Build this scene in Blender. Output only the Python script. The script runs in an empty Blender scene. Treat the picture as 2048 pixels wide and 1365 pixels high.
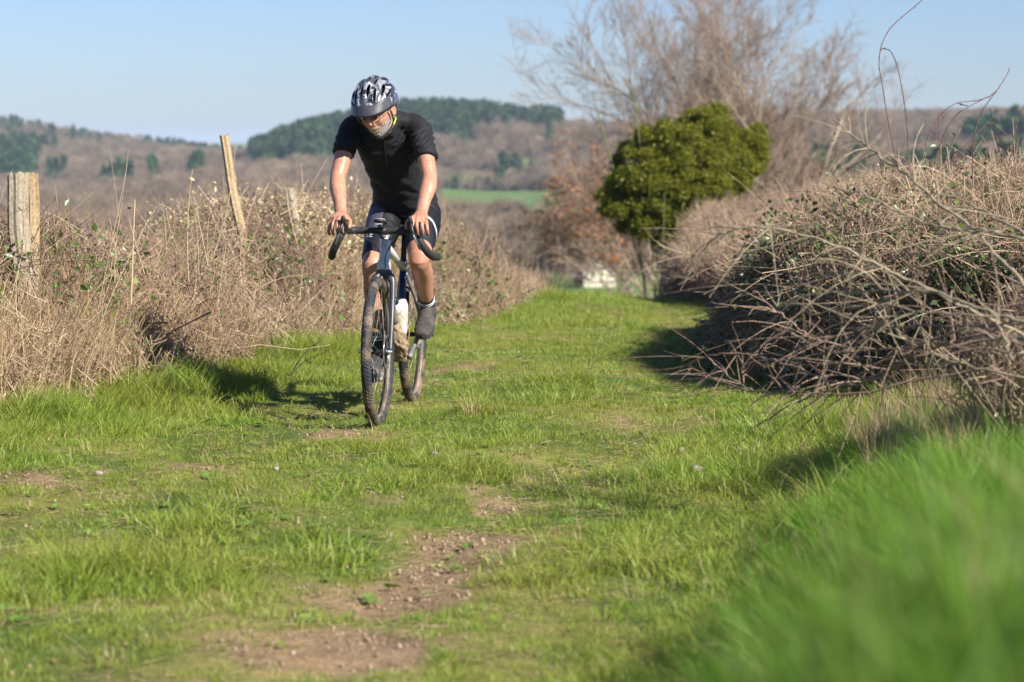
import bpy, bmesh, math, random
import numpy as np
from mathutils import Vector, Matrix, Euler
random.seed(7); rng = np.random.default_rng(7)
S = bpy.context.scene
COL = S.collection
R = math.radians

# ---------------------------------------------------------------- camera, light, exposure
FPX = 4836.0           # focal length in pixels of the 2048 px wide photograph (85 mm on a 36 mm sensor)
CH = 1.32              # eye height above the path where the rider is
HOR = 285.0            # row of the horizon
PITCH = math.atan((682.5 - HOR) / FPX)
cam_d = bpy.data.cameras.new('camera'); cam = bpy.data.objects.new('camera', cam_d); COL.objects.link(cam)
cam_d.sensor_width = 36.0; cam_d.lens = 85.0
cam_d.clip_start = 0.05; cam_d.clip_end = 60000
cam.location = (0, 0, CH); cam.rotation_euler = (math.pi/2 - PITCH, 0, 0)
cam_d.dof.use_dof = True; cam_d.dof.focus_distance = 11.6; cam_d.dof.aperture_fstop = 3.6
cam_d.dof.aperture_blades = 0
S.camera = cam
SUN = Vector((0.62, -0.54, 0.58)).normalized()      # towards the sun
sun_d = bpy.data.lights.new('sun', 'SUN'); sun = bpy.data.objects.new('sun', sun_d); COL.objects.link(sun)
sun_d.energy = 5.0; sun_d.angle = R(0.55); sun_d.color = (1.0, 0.95, 0.87)
sun.rotation_euler = SUN.to_track_quat('Z', 'Y').to_euler()
W = bpy.data.worlds.new('World'); S.world = W; W.use_nodes = True
wn = W.node_tree; bg = wn.nodes['Background']
sky = wn.nodes.new('ShaderNodeTexSky'); sky.sky_type = 'NISHITA'; sky.sun_disc = False
sky.sun_elevation = math.asin(SUN.z); sky.sun_rotation = math.atan2(SUN.x, SUN.y)
sky.air_density = 1.0; sky.dust_density = 0.4; sky.ozone_density = 2.0; sky.altitude = 300
tint = wn.nodes.new('ShaderNodeMix'); tint.data_type = 'RGBA'; tint.blend_type = 'MULTIPLY'; tint.inputs[0].default_value = 1.0
tint.inputs[7].default_value = (.60, .72, 1.04, 1)       # clear spring air: the whole sky a little bluer
wn.links.new(sky.outputs[0], tint.inputs[6]); wn.links.new(tint.outputs[2], bg.inputs[0]); bg.inputs[1].default_value = 0.066
S.view_settings.view_transform = 'Standard'; S.view_settings.look = 'None'
S.view_settings.exposure = 0.96; S.view_settings.gamma = 1.0; S.view_settings.use_curve_mapping = False
S.render.engine = 'CYCLES'
cy = S.cycles
cy.use_denoising = True
try: cy.denoiser = 'OPENIMAGEDENOISE'
except Exception: pass
cy.max_bounces = 6; cy.diffuse_bounces = 3; cy.glossy_bounces = 2; cy.transmission_bounces = 4; cy.transparent_max_bounces = 6
cy.volume_bounces = 0; cy.caustics_reflective = False; cy.caustics_refractive = False
cy.sample_clamp_indirect = 6.0

# ---------------------------------------------------------------- helpers
def P(u, v, d):
    """point at depth d (metres along +Y) seen at pixel (u, v) of the photograph"""
    a = (u - 1024.0) / FPX; b = (v - 682.5) / FPX
    y = math.cos(PITCH) - b * math.sin(PITCH); z = -math.sin(PITCH) - b * math.cos(PITCH)
    return Vector((a / y * d, d, CH + z / y * d))

def tag(o, label=None, cat=None, group=None, kind=None):
    if label: o['label'] = label
    if cat: o['category'] = cat
    if group: o['group'] = group
    if kind: o['kind'] = kind
    return o

def empty(name, loc=(0,0,0), rz=0.0):
    o = bpy.data.objects.new(name, None); COL.objects.link(o); o.location = loc; o.rotation_euler = (0,0,rz)
    o.empty_display_size = 0.1
    return o

def link(name, me, mat=None, parent=None, smooth=False):
    o = bpy.data.objects.new(name, me); COL.objects.link(o)
    if mat is not None and not me.materials:
        me.materials.append(mat)
    if parent is not None: o.parent = parent
    if smooth: me.polygons.foreach_set('use_smooth', np.ones(len(me.polygons), bool))
    return o

def npmesh(name, V, F, attrs=None):
    """V (n,3); F (m,k) index array or list of such arrays (k may differ); attrs name -> (n,) float or (n,4) colour"""
    if not isinstance(F, (list, tuple)): F = [F]
    F = [np.asarray(f, np.int32) for f in F if len(f)]
    me = bpy.data.meshes.new(name)
    me.vertices.add(len(V)); me.vertices.foreach_set('co', np.asarray(V, np.float32).ravel())
    nl = sum(f.size for f in F); npoly = sum(len(f) for f in F)
    me.loops.add(nl); me.polygons.add(npoly)
    me.loops.foreach_set('vertex_index', np.concatenate([f.ravel() for f in F]))
    tot = np.concatenate([np.full(len(f), f.shape[1], np.int32) for f in F])
    st = np.concatenate([[0], np.cumsum(tot)[:-1]]).astype(np.int32)
    me.polygons.foreach_set('loop_start', st)
    try: me.polygons.foreach_set('loop_total', tot)
    except Exception: pass
    for k, a in (attrs or {}).items():
        a = np.asarray(a, np.float32)
        if a.ndim == 2:
            at = me.attributes.new(k, 'FLOAT_COLOR', 'POINT'); at.data.foreach_set('color', a.ravel())
        else:
            at = me.attributes.new(k, 'FLOAT', 'POINT'); at.data.foreach_set('value', a)
    me.update(calc_edges=True); me.validate()
    return me

def norm(a): return a / np.maximum(np.linalg.norm(a, axis=-1, keepdims=True), 1e-9)

def tube_batch(Pt, Rd, sides=3, cap=False):
    """Pt (N,K,3), Rd (N,K) -> V, F(quads), owner index per vertex"""
    N, K, _ = Pt.shape
    T = np.zeros_like(Pt); T[:,1:-1] = Pt[:,2:] - Pt[:,:-2]; T[:,0] = Pt[:,1]-Pt[:,0]; T[:,-1] = Pt[:,-1]-Pt[:,-2]
    T = norm(T)
    main = norm(Pt[:,-1]-Pt[:,0]+1e-6)
    ref = np.where(np.abs(main[:,2:3]) > .8, np.array([[1.,0,0]]), np.array([[0,0,1.]]))
    A = norm(np.cross(T, ref[:,None,:])); B = np.cross(T, A)
    ang = np.arange(sides)*2*math.pi/sides
    V = Pt[:,:,None,:] + Rd[:,:,None,None]*(A[:,:,None,:]*np.cos(ang)[None,None,:,None] + B[:,:,None,:]*np.sin(ang)[None,None,:,None])
    base = (np.arange(N)*K*sides)[:,None,None] + (np.arange(K-1)*sides)[None,:,None]
    j = np.arange(sides)[None,None,:]; j2 = (j+1) % sides
    F = np.stack([base+j, base+j2, base+sides+j2, base+sides+j], -1).reshape(-1,4)
    own = np.repeat(np.arange(N), K*sides)
    fs = [F]
    if cap:
        b0 = (np.arange(N)*K*sides)[:,None]
        fs.append(b0 + np.arange(sides)[::-1][None,:])
        fs.append(b0 + (K-1)*sides + np.arange(sides)[None,:])
    return V.reshape(-1,3), fs, own

class Batch:
    def __init__(s): s.V=[]; s.F={}; s.n=0; s.A=[]
    def add(s, V, fs, rnd):
        if not isinstance(fs, (list,tuple)): fs=[fs]
        for f in fs:
            if len(f): s.F.setdefault(f.shape[1], []).append(np.asarray(f)+s.n)
        s.V.append(V); s.A.append(np.broadcast_to(np.asarray(rnd, float), (len(V),))); s.n += len(V)
    def mesh(s, name):
        return npmesh(name, np.concatenate(s.V), [np.concatenate(f) for f in s.F.values()], {'rnd': np.concatenate(s.A)})

_lat = np.random.default_rng(3).random((256,256)).astype(np.float64)
def vnoise(x, y, sc=1.0, seed=0):
    x = np.asarray(x,float)/sc + 37.3*seed; y = np.asarray(y,float)/sc + 91.7*seed
    xi = np.floor(x).astype(int); yi = np.floor(y).astype(int); fx = x-xi; fy = y-yi
    fx = fx*fx*(3-2*fx); fy = fy*fy*(3-2*fy)
    g = lambda a,b: _lat[a & 255, b & 255]
    return (g(xi,yi)*(1-fx)+g(xi+1,yi)*fx)*(1-fy) + (g(xi,yi+1)*(1-fx)+g(xi+1,yi+1)*fx)*fy
def fbm(x, y, sc=1.0, seed=0, octv=4):
    t = 0; a = .5; s = 0
    for i in range(octv):
        t = t + a*vnoise(x, y, sc/2**i, seed+i*5); s += a; a *= .55
    return t/s
def sstep(a, b, x):
    t = np.clip((np.asarray(x,float)-a)/(b-a), 0, 1); return t*t*(3-2*t)

# ---------------------------------------------------------------- materials
def mat_new(name):
    m = bpy.data.materials.new(name); m.use_nodes = True
    nt = m.node_tree; b = nt.nodes['Principled BSDF']
    return m, nt, b
def ramp(nt, fac, stops):
    r = nt.nodes.new('ShaderNodeValToRGB'); e = r.color_ramp.elements
    while len(e) < len(stops): e.new(0.5)
    for i,(p,c) in enumerate(stops):
        e[i].position = p; e[i].color = (*c, 1)
    if fac is not None: nt.links.new(fac, r.inputs[0])
    return r.outputs[0]
def noise(nt, scale, detail=3, coord=None, rough=.55, dist=0.0):
    n = nt.nodes.new('ShaderNodeTexNoise'); n.inputs['Scale'].default_value = scale
    n.inputs['Detail'].default_value = detail; n.inputs['Roughness'].default_value = rough; n.inputs['Distortion'].default_value = dist
    if coord is not None: nt.links.new(coord, n.inputs['Vector'])
    return n.outputs[0]
def objco(nt): return nt.nodes.new('ShaderNodeTexCoord').outputs['Object']
def wpos(nt): return nt.nodes.new('ShaderNodeNewGeometry').outputs['Position']
def attr(nt, name, typ='Fac'):
    a = nt.nodes.new('ShaderNodeAttribute'); a.attribute_name = name; return a.outputs[typ]
def mixc(nt, fac, a, b, mode='MIX'):
    m = nt.nodes.new('ShaderNodeMix'); m.data_type = 'RGBA'; m.blend_type = mode
    for sock, val in ((m.inputs[0], fac), (m.inputs[6], a), (m.inputs[7], b)):
        if isinstance(val, (int,float)): sock.default_value = val
        elif isinstance(val, tuple): sock.default_value = (*val, 1) if len(val)==3 else val
        else: nt.links.new(val, sock)
    return m.outputs[2]
def math_(nt, op, a, b=0.0, clamp=False):
    m = nt.nodes.new('ShaderNodeMath'); m.operation = op; m.use_clamp = clamp
    for i,v in enumerate((a,b)):
        if isinstance(v,(int,float)): m.inputs[i].default_value = v
        else: nt.links.new(v, m.inputs[i])
    return m.outputs[0]
def bump(nt, b, h, strength=.3, dist=.01):
    n = nt.nodes.new('ShaderNodeBump'); n.inputs['Strength'].default_value = strength; n.inputs['Distance'].default_value = dist
    nt.links.new(h, n.inputs['Height']); nt.links.new(n.outputs[0], b.inputs['Normal'])

def simple(name, col, rough=.6, metal=0.0, var=.12, scale=30, bmp=0.0, spec=.5):
    m, nt, b = mat_new(name); co = objco(nt)
    n = noise(nt, scale, 4, co)
    lo = tuple(c*(1-var) for c in col); hi = tuple(min(1,c*(1+var)) for c in col)
    nt.links.new(ramp(nt, n, [(.3,lo),(.7,hi)]), b.inputs['Base Color'])
    b.inputs['Roughness'].default_value = rough; b.inputs['Metallic'].default_value = metal
    b.inputs['Specular IOR Level'].default_value = spec
    if bmp: bump(nt, b, n, bmp, .004)
    return m

def plant_mat(name, stops, patch=None, transl=.35, rough=.55, patch_scale=1.2, spec=.3):
    """colour from the per-blade random value, changed per tuft and per patch of ground"""
    m, nt, b = mat_new(name)
    rnd = attr(nt, 'rnd')
    oi = nt.nodes.new('ShaderNodeObjectInfo').outputs['Random']
    f = math_(nt, 'ADD', math_(nt, 'MULTIPLY', rnd, .6), math_(nt, 'MULTIPLY', oi, .4))
    c = ramp(nt, f, stops)
    if patch:
        n = noise(nt, patch_scale, 3, wpos(nt))
        c = mixc(nt, ramp(nt, n, [(.38,(0,0,0)),(.62,(1,1,1))]), c, mixc(nt, .6, c, patch))
    nt.links.new(c, b.inputs['Base Color'])
    b.inputs['Roughness'].default_value = rough; b.inputs['Specular IOR Level'].default_value = spec
    if transl > 0:
        t = nt.nodes.new('ShaderNodeBsdfTranslucent'); nt.links.new(c, t.inputs[0])
        mx = nt.nodes.new('ShaderNodeMixShader'); mx.inputs[0].default_value = transl
        nt.links.new(b.outputs[0], mx.inputs[1]); nt.links.new(t.outputs[0], mx.inputs[2])
        nt.links.new(mx.outputs[0], nt.nodes['Material Output'].inputs[0])
    return m

M = {}
M['grass'] = plant_mat('grass_blades', [(0,(.085,.165,.018)),(.3,(.165,.27,.03)),(.60,(.27,.36,.05)),(.80,(.37,.41,.09)),(.90,(.47,.41,.18)),(1,(.56,.46,.26))], (.29,.30,.05), .38, .42, 1.3)
M['bank_grass'] = plant_mat('bank_grass_blades', [(0,(.045,.13,.008)),(.4,(.10,.24,.016)),(.75,(.19,.33,.04)),(1,(.36,.38,.12))], (.17,.27,.03), .4, .45, 2.6)
M['straw'] = plant_mat('straw_blades', [(0,(.26,.175,.095)),(.5,(.42,.30,.17)),(1,(.60,.46,.29))], None, .2, .6)
M['bramble'] = plant_mat('dry_bramble_stems', [(0,(.11,.072,.048)),(.3,(.28,.195,.12)),(.65,(.50,.375,.235)),(1,(.70,.57,.40))], (.34,.23,.14), .0, .7, 1.0)
M['bramble_dark'] = plant_mat('purple_brown_stems', [(0,(.10,.055,.05)),(.5,(.24,.15,.115)),(1,(.42,.30,.22))], None, .0, .6)
M['leaf_green'] = plant_mat('bramble_leaves', [(0,(.035,.065,.018)),(.45,(.07,.13,.025)),(.75,(.14,.24,.035)),(.9,(.42,.36,.22)),(1,(.60,.52,.38))], None, .25, .4, spec=.5)
M['leaf_pale'] = plant_mat('pale_dry_leaves', [(0,(.20,.17,.07)),(.5,(.46,.37,.20)),(1,(.66,.56,.36))], None, .25, .6)
M['leaf_dark'] = plant_mat('dark_leaves', [(0,(.035,.055,.02)),(.55,(.07,.105,.03)),(.85,(.15,.20,.045)),(1,(.50,.43,.30))], None, .2, .4, spec=.5)
M['leaf_rust'] = plant_mat('rust_leaves', [(0,(.26,.10,.04)),(.5,(.40,.17,.07)),(1,(.50,.27,.12))], None, .3, .6)
M['yew'] = plant_mat('yew_foliage', [(0,(.085,.10,.010)),(.5,(.20,.205,.018)),(1,(.34,.32,.035))], (.17,.18,.012), .3, .5, 1.5)
M['yew_stem'] = simple('green_stems', (.16,.20,.07), .8)

def bark(name, a, b_, scale=6, bmp=.5, stretch=.15):
    m, nt, b = mat_new(name); co = objco(nt)
    mp = nt.nodes.new('ShaderNodeMapping'); mp.inputs['Scale'].default_value = (1,1,stretch); nt.links.new(co, mp.inputs[0])
    n = noise(nt, scale, 6, mp.outputs[0], .65); n2 = noise(nt, scale*4, 3, co)
    c = ramp(nt, n, [(.32,a),(.68,b_)])
    c = mixc(nt, .35, c, ramp(nt, n2, [(.35,tuple(x*.5 for x in a)),(.65,b_)]))
    nt.links.new(c, b.inputs['Base Color']); b.inputs['Roughness'].default_value = .85; b.inputs['Specular IOR Level'].default_value = .2
    bump(nt, b, n, bmp, .01)
    return m
M['bark_grey'] = bark('pale_grey_bark', (.27,.22,.16), (.48,.41,.30), 3)
M['twig_brown'] = plant_mat('bare_twigs', [(0,(.15,.095,.075)),(.5,(.25,.17,.13)),(1,(.37,.29,.21))], None, 0, .8)
M['twig_scrub'] = plant_mat('scrub_twigs', [(0,(.16,.11,.08)),(.5,(.28,.20,.14)),(1,(.40,.30,.21))], None, 0, .8)
M['twig_red'] = plant_mat('reddish_twigs', [(0,(.20,.115,.085)),(.5,(.31,.19,.14)),(1,(.42,.29,.21))], None, 0, .8)
M['lichen'] = bark('lichened_branch', (.22,.155,.10), (.46,.39,.26), 25, .3, 1.0)
M['branch_red'] = bark('reddish_branch', (.19,.115,.085), (.42,.30,.215), 25, .3, 1.0)
M['cane'] = simple('bramble_cane', (.11,.035,.035), .5, 0, .5, 40)
M['post'] = bark('weathered_post', (.20,.155,.105), (.47,.40,.29), 16, 1.0, .08)
M['post_gold'] = bark('honey_post', (.25,.165,.085), (.52,.40,.24), 16, 1.0, .08)
M['crack'] = simple('wood_crack', (.06,.045,.03), .9)

# ---------------------------------------------------------------- terrain
YK = np.array([60,150,400,600,900,1150,1400,2000,3000,6000,20000.])
TAB = {  # pixel column -> row of the land surface at each depth of YK
 -2500:[720,640,575,520,450,410,365,262,288,288,285.3],
 -800: [720,640,575,520,450,410,365,262,288,288,285.3],
   0:  [720,640,560,500,440,400,360,252,290,288,285.3],
  80:  [720,640,560,500,440,398,355,264,290,288,285.3],
  200: [720,640,560,495,435,392,350,287,291,288,285.3],
  300: [720,640,560,480,420,385,345,296,292,288,285.3],
  400: [720,640,560,470,410,375,342,311,293,288,285.3],
  480: [720,640,560,465,405,372,340,326,294,288,285.3],
  540: [720,640,560,465,402,362,334,332,296,288,285.3],
  575: [720,640,560,465,402,360,302,318,296,288,285.3],
  640: [720,640,560,465,402,358,284,316,296,288,285.3],
  700: [720,640,560,465,402,356,278,316,296,288,285.3],
  800: [720,640,560,465,410,362,252,310,296,288,285.3],
  880: [720,640,565,470,425,376,247,300,296,288,285.3],
  1000:[720,640,580,480,428,384,256,300,296,288,285.3],
  1110:[720,640,580,490,428,384,268,300,296,288,285.3],
  1200:[720,640,578,490,420,370,272,300,296,288,285.3],
  1400:[720,640,578,470,380,320,275,290,290,288,285.3],
  1700:[720,640,570,440,340,285,255,280,290,288,285.3],
  1900:[720,640,570,430,335,282,252,280,290,288,285.3],
  2100:[720,640,570,425,325,275,244,280,290,288,285.3],
  4500:[720,640,570,425,325,275,244,280,290,288,285.3]}
_uk = np.array(sorted(TAB)); _tv = np.array([TAB[k] for k in _uk], float)
_ug = np.arange(-2500, 4520, 20.0); _lg = np.arange(math.log(60), math.log(20000)+.02, .04)
_rows = np.stack([np.interp(_lg, np.log(YK), _tv[i]) for i in range(len(_uk))])
_G = np.stack([np.interp(_ug, _uk, _rows[:,j]) for j in range(len(_lg))], 1)
def _blur(a, ax, n, s):
    k = np.exp(-.5*(np.arange(-n,n+1)/s)**2); k /= k.sum()
    pad = [(n,n) if i==ax else (0,0) for i in range(2)]
    b = np.pad(a, pad, mode='edge'); out = 0
    for i,w in enumerate(k):
        sl = [slice(None)]*2; sl[ax] = slice(i, i+a.shape[ax]); out = out + w*b[tuple(sl)]
    return out
_G = _blur(_blur(_G, 0, 6, 1.6), 1, 4, 1.1)
def far_v(u, y):
    a = np.clip((u+2500)/20.0, 0, len(_ug)-1.001); b = np.clip((np.log(np.maximum(y,1))-math.log(60))/.04, 0, len(_lg)-1.001)
    i = a.astype(int); j = b.astype(int); fa = a-i; fb = b-j
    return (_G[i,j]*(1-fa)+_G[i+1,j]*fa)*(1-fb) + (_G[i,j+1]*(1-fa)+_G[i+1,j+1]*fa)*fb

HX_Y = np.array([2, 6, 8, 9.5, 11.3, 12.4, 14.3, 16.6, 19, 22.4, 27, 33.]); HX_X = np.array([-4.6,-4.0,-3.4,-2.8,-2.36,-1.98,-1.52,-1.06,-.60,-.10,.3,.5])
def hedge_x(y): return np.interp(y, HX_Y, HX_X)           # front foot of the left hedge
PC_Y = np.array([3,6,8,10,11.5,15,20,25,40.]); PC_X = np.array([-1.9,-1.25,-1.0,-.5,-.07,.35,.62,.8,1.1])
def path_x(y): return np.interp(y, PC_Y, PC_X)
def bank(x, y):
    # grassy bank on the right, highest beside the camera
    x0 = np.interp(y, [0,2,4,6,8,11,14], [-.72,-.33,-.02,.25,.57,1.05,1.5])
    hgt = np.interp(y, [0,1.4,2.3,3.2,5,7,9,12,30], [.93,.93,.86,.62,.40,.25,.15,.06,.0])
    wid = np.interp(y, [0,3,6,10], [.75,.8,1.0,1.1])
    return hgt*sstep(0, 1, (x-x0)/wid)
def near_z(x, y):
    z = .035*(fbm(x, y, 1.4, 1)-.5)*2 + .018*(fbm(x, y, .28, 9, 3)-.5)*2
    z = z*sstep(.2, .9, np.hypot((x+.57)/.5, (y-11.8)/1.1))      # level under the two tyres
    hx = hedge_x(y)
    z = z + .06*sstep(-.8, .0, hx - x)*sstep(24,16,y)                          # verge rising to the hedge
    z = z - .04*np.exp(-((x-path_x(y)-.75)/.25)**2)*sstep(4,7,y) - .02*np.exp(-((x-path_x(y)+.75)/.25)**2)*(np.abs(y-11.8)>1.0)
    z = z + bank(x, y)
    z = z + .05*sstep(16,23,y) * sstep(-1.5,1.5,x-path_x(y)+.4)*0
    z = z - .23*sstep(13.5, 22.5, y)
    t = np.maximum(y-21.5, 0)
    z = z - np.where(t < 12, .0060*t*t, .0060*144 + .144*(t-12))
    return z
def ground_z(x, y):
    x = np.asarray(x,float); y = np.asarray(y,float)
    yy = np.maximum(y, 30)
    zf = CH - (far_v(1024+FPX*x/yy, np.maximum(y,60)) - HOR)/FPX*np.maximum(y,60)
    w = sstep(38, 75, y)
    zf = zf + w*(fbm(x, y, 60, 4)-.5)*np.minimum(y*.004, 8)*(y<5000)
    return near_z(x, np.minimum(y, 75))*(1-w) + zf*w
def gz(x, y): return float(ground_z(np.array([x]), np.array([y]))[0])
def flat_uv(x, y):
    y = np.maximum(y, .1); return 1024+FPX*x/y, HOR+FPX*CH/y
BLOBS = [(930,1080,130,36,1.),(860,1125,150,45,.95),(800,1175,200,60,.95),(700,1285,240,75,1.),(540,1330,130,50,.9),(990,1010,80,30,.7),(1060,950,80,25,.5),(250,1215,230,40,.5),(60,975,110,24,.9),(190,950,60,12,.6),
 (685,868,110,17,.95),(390,940,90,14,.7),(520,910,120,10,.6),(1290,692,55,9,.9),(1330,690,40,9,.8),(1220,835,110,16,.5),(1100,752,30,8,.7),(1060,655,110,8,.55),
 (930,735,90,9,.45),(1020,910,80,12,.4),(560,1000,100,14,.35),(730,1010,90,14,.4),(950,960,60,10,.3),(1030,1180,90,60,.5),(900,1300,120,60,.5),(1010,1030,90,30,.5),
 (1250,780,50,12,.4),(430,1080,120,20,.4),(880,690,40,10,.5)]
def dirt(x, y):
    u, v = flat_uv(x, y); d = 0*u
    for (bu,bv,ru,rv,s) in BLOBS:
        d = np.maximum(d, s*np.exp(-(((u-bu)/ru)**2 + ((v-bv)/rv)**2)))
    n = fbm(x, y, .35, 21, 4)
    return np.clip(sstep(.28, .80, d*1.0 + (n-.5)*1.2), 0, 1)
def rut(x, y):
    c = path_x(y); return np.maximum(np.exp(-((x-c-.78)/.26)**2), np.exp(-((x-c+.74)/.26)**2))
def cover(u, y, n):
    """0 field, 1 bare broadleaf wood, 2 conifer wood"""
    t = np.where(y > 430, 1, 0)
    con = (y>1215)&(u>505)&(u<1120)&~((n>.63)&(u>950)&(y<1400))&~((u>860)&(y<1290))
    con |= (u<520)&(u>290)&(y>1900)
    con |= (u<60)&(y>1950)
    con |= (u<75)&(y>1250)&(y<1620)
    con |= (u<420)&(y>1100)&(n>.63)&(vnoise(u*7.3,y*3.1,9.0,5)>.62)
    con |= (u>1930)&(y>880)&(y<1010)
    con |= (u>960)&(u<1035)&(y>1135)&(y<1165)
    con |= (u>1500)&(n>.66)&(vnoise(u*7.3,y*3.1,9.0,5)>.6)
    t = np.where(con, 2, t)
    fld = (u>870)&(u<1140)&(y>590)&(y<1128)
    fld |= (u>330)&(u<580)&(y>590)&(y<900)&(n<.62)
    fld |= (u>850)&(u<1140)&(y>1160)&(y<1212)
    fld |= (u>880)&(u<1100)&(y>1240)&(y<1275)&(n<.55)
    fld |= (u>1690)&(u<1890)&(y>900)&(y<1060)
    fld |= (u>1740)&(u<1850)&(y>600)&(y<760)
    fld |= (y>2080)
    fld |= (u>1100)&(u<1290)&(y<455)
    return np.where(fld, 0, t)

def build_ground():
    ys = [0.45]
    while ys[-1] < 32: ys.append(ys[-1]*1.0068)
    while ys[-1] < 26000: ys.append(ys[-1]*(1.03 if ys[-1] < 2400 else 1.12))
    ys = np.array(ys)
    us = np.concatenate([np.linspace(-9000,-500,40)[:-1], np.arange(-500,2550,15.0), np.linspace(2550,11000,40)])
    U, Y = np.meshgrid(us, ys); X = (U-1024)/FPX*Y
    near = Y < 6
    X = np.where(near, X*(1+ .0), X)
    Z = ground_z(X, Y)
    V = np.stack([X,Y,Z], -1).reshape(-1,3)
    nr, nc = U.shape; i = np.arange(nr-1)[:,None]*nc + np.arange(nc-1)[None,:]
    F = np.stack([i, i+1, i+nc+1, i+nc], -1).reshape(-1,4)
    n = fbm(X, Y, 130, 11, 3)
    c = cover(U, Y, n)
    D = dirt(X, Y)
    N1 = fbm(X, Y, .5, 31)[...,None]
    N2 = sstep(.38,.66,fbm(X, Y, .6, 57))[...,None]
    thatch = (np.array([.10,.15,.03])*(1-N2) + np.array([.23,.22,.07])*N2)*(.8+.4*N1)
    soil = np.array([.22,.145,.085])*(1-N1) + np.array([.36,.255,.16])*N1
    colr = thatch*(1-D[...,None]) + soil*D[...,None]
    fN = fbm(X, Y, 220, 41, 2)[...,None]
    field = np.where(fN > .48, np.array([.15,.22,.06]), np.array([.24,.21,.09]))
    field = np.where(((U>870)&(U<1140)&(Y<1130))[...,None], np.array([.12,.20,.06]), field)
    field = np.where(((U>330)&(U<560)&(Y<1000))[...,None], np.array([.24,.25,.08]), field)
    wood = np.array([.16,.12,.085])*np.ones_like(colr)
    farc = np.where((c==0)[...,None], field, wood)
    w = sstep(45, 100, Y)[...,None]
    colr = colr*(1-w) + farc*w
    colr = np.concatenate([colr, np.ones_like(colr[...,:1])], -1)
    global ZMIN
    ZMIN = float(V[:,2].min())
    me = npmesh('ground', V, F, {'col': colr.reshape(-1,4)})
    m, nt, b = mat_new('ground_soil_and_fields')
    pos = wpos(nt); a = attr(nt, 'col', 'Color')
    n1 = noise(nt, 45, 5, pos, .7); n2 = noise(nt, 7, 4, pos, .6)
    c1 = mixc(nt, 1.0, a, ramp(nt, n1, [(.25,(.55,.52,.48)),(.75,(1.35,1.32,1.25))]), 'MULTIPLY')
    c1 = mixc(nt, 1.0, c1, ramp(nt, n2, [(.3,(.75,.75,.72)),(.7,(1.15,1.15,1.12))]), 'MULTIPLY')
    nt.links.new(c1, b.inputs['Base Color']); b.inputs['Roughness'].default_value = .95; b.inputs['Specular IOR Level'].default_value = .15
    bump(nt, b, n1, .8, .02)
    o = link('ground', me, m, smooth=True); tag(o, kind='structure')
    o['label'] = 'grassy farm track over a rise and the valley land beyond'
    return o
build_ground()

# ---------------------------------------------------------------- instanced scatter (stuff)
SRC = {}
def scatter(name, variants, pts, rot, scl, idx, parent=None):
    """one object whose geometry nodes place the variant meshes on its points"""
    key = tuple(id(v) for v in variants)
    if key not in SRC:
        c = bpy.data.collections.new('src_%02d' % len(SRC))
        for i, (me, mt) in enumerate(variants):
            if not me.materials: me.materials.append(mt)
            o = bpy.data.objects.new('s%02d_%02d' % (len(SRC), i), me); c.objects.link(o)
        SRC[key] = (c, variants)
    c = SRC[key][0]
    me = bpy.data.meshes.new(name); n = len(pts)
    me.vertices.add(n); me.vertices.foreach_set('co', np.asarray(pts,np.float32).ravel())
    for nm, typ, dat, ch in (('rot','FLOAT_VECTOR',rot,'vector'), ('scl','FLOAT',scl,'value'), ('idx','INT',idx,'value')):
        at = me.attributes.new(nm, typ, 'POINT')
        at.data.foreach_set(ch, np.asarray(dat, np.int32 if typ=='INT' else np.float32).ravel())
    o = bpy.data.objects.new(name, me); COL.objects.link(o)
    if parent is not None: o.parent = parent
    g = bpy.data.node_groups.new(name, 'GeometryNodeTree')
    g.interface.new_socket('Geometry', in_out='INPUT', socket_type='NodeSocketGeometry')
    g.interface.new_socket('Geometry', in_out='OUTPUT', socket_type='NodeSocketGeometry')
    ni = g.nodes.new('NodeGroupInput'); no = g.nodes.new('NodeGroupOutput')
    iop = g.nodes.new('GeometryNodeInstanceOnPoints'); ci = g.nodes.new('GeometryNodeCollectionInfo')
    ci.inputs['Collection'].default_value = c; ci.inputs['Separate Children'].default_value = True; ci.inputs['Reset Children'].default_value = True
    iop.inputs['Pick Instance'].default_value = True
    def na(nm, typ):
        a = g.nodes.new('GeometryNodeInputNamedAttribute'); a.data_type = typ; a.inputs[0].default_value = nm
        return [s for s in a.outputs if s.enabled and s.name=='Attribute'][0]
    g.links.new(ni.outputs[0], iop.inputs['Points']); g.links.new(ci.outputs[0], iop.inputs['Instance'])
    g.links.new(na('idx','INT'), iop.inputs['Instance Index'])
    g.links.new(na('rot','FLOAT_VECTOR'), iop.inputs['Rotation']); g.links.new(na('scl','FLOAT'), iop.inputs['Scale'])
    g.links.new(iop.outputs[0], no.inputs[0])
    md = o.modifiers.new('scatter', 'NODES'); md.node_group = g
    o['kind'] = 'stuff'
    return o

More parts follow.
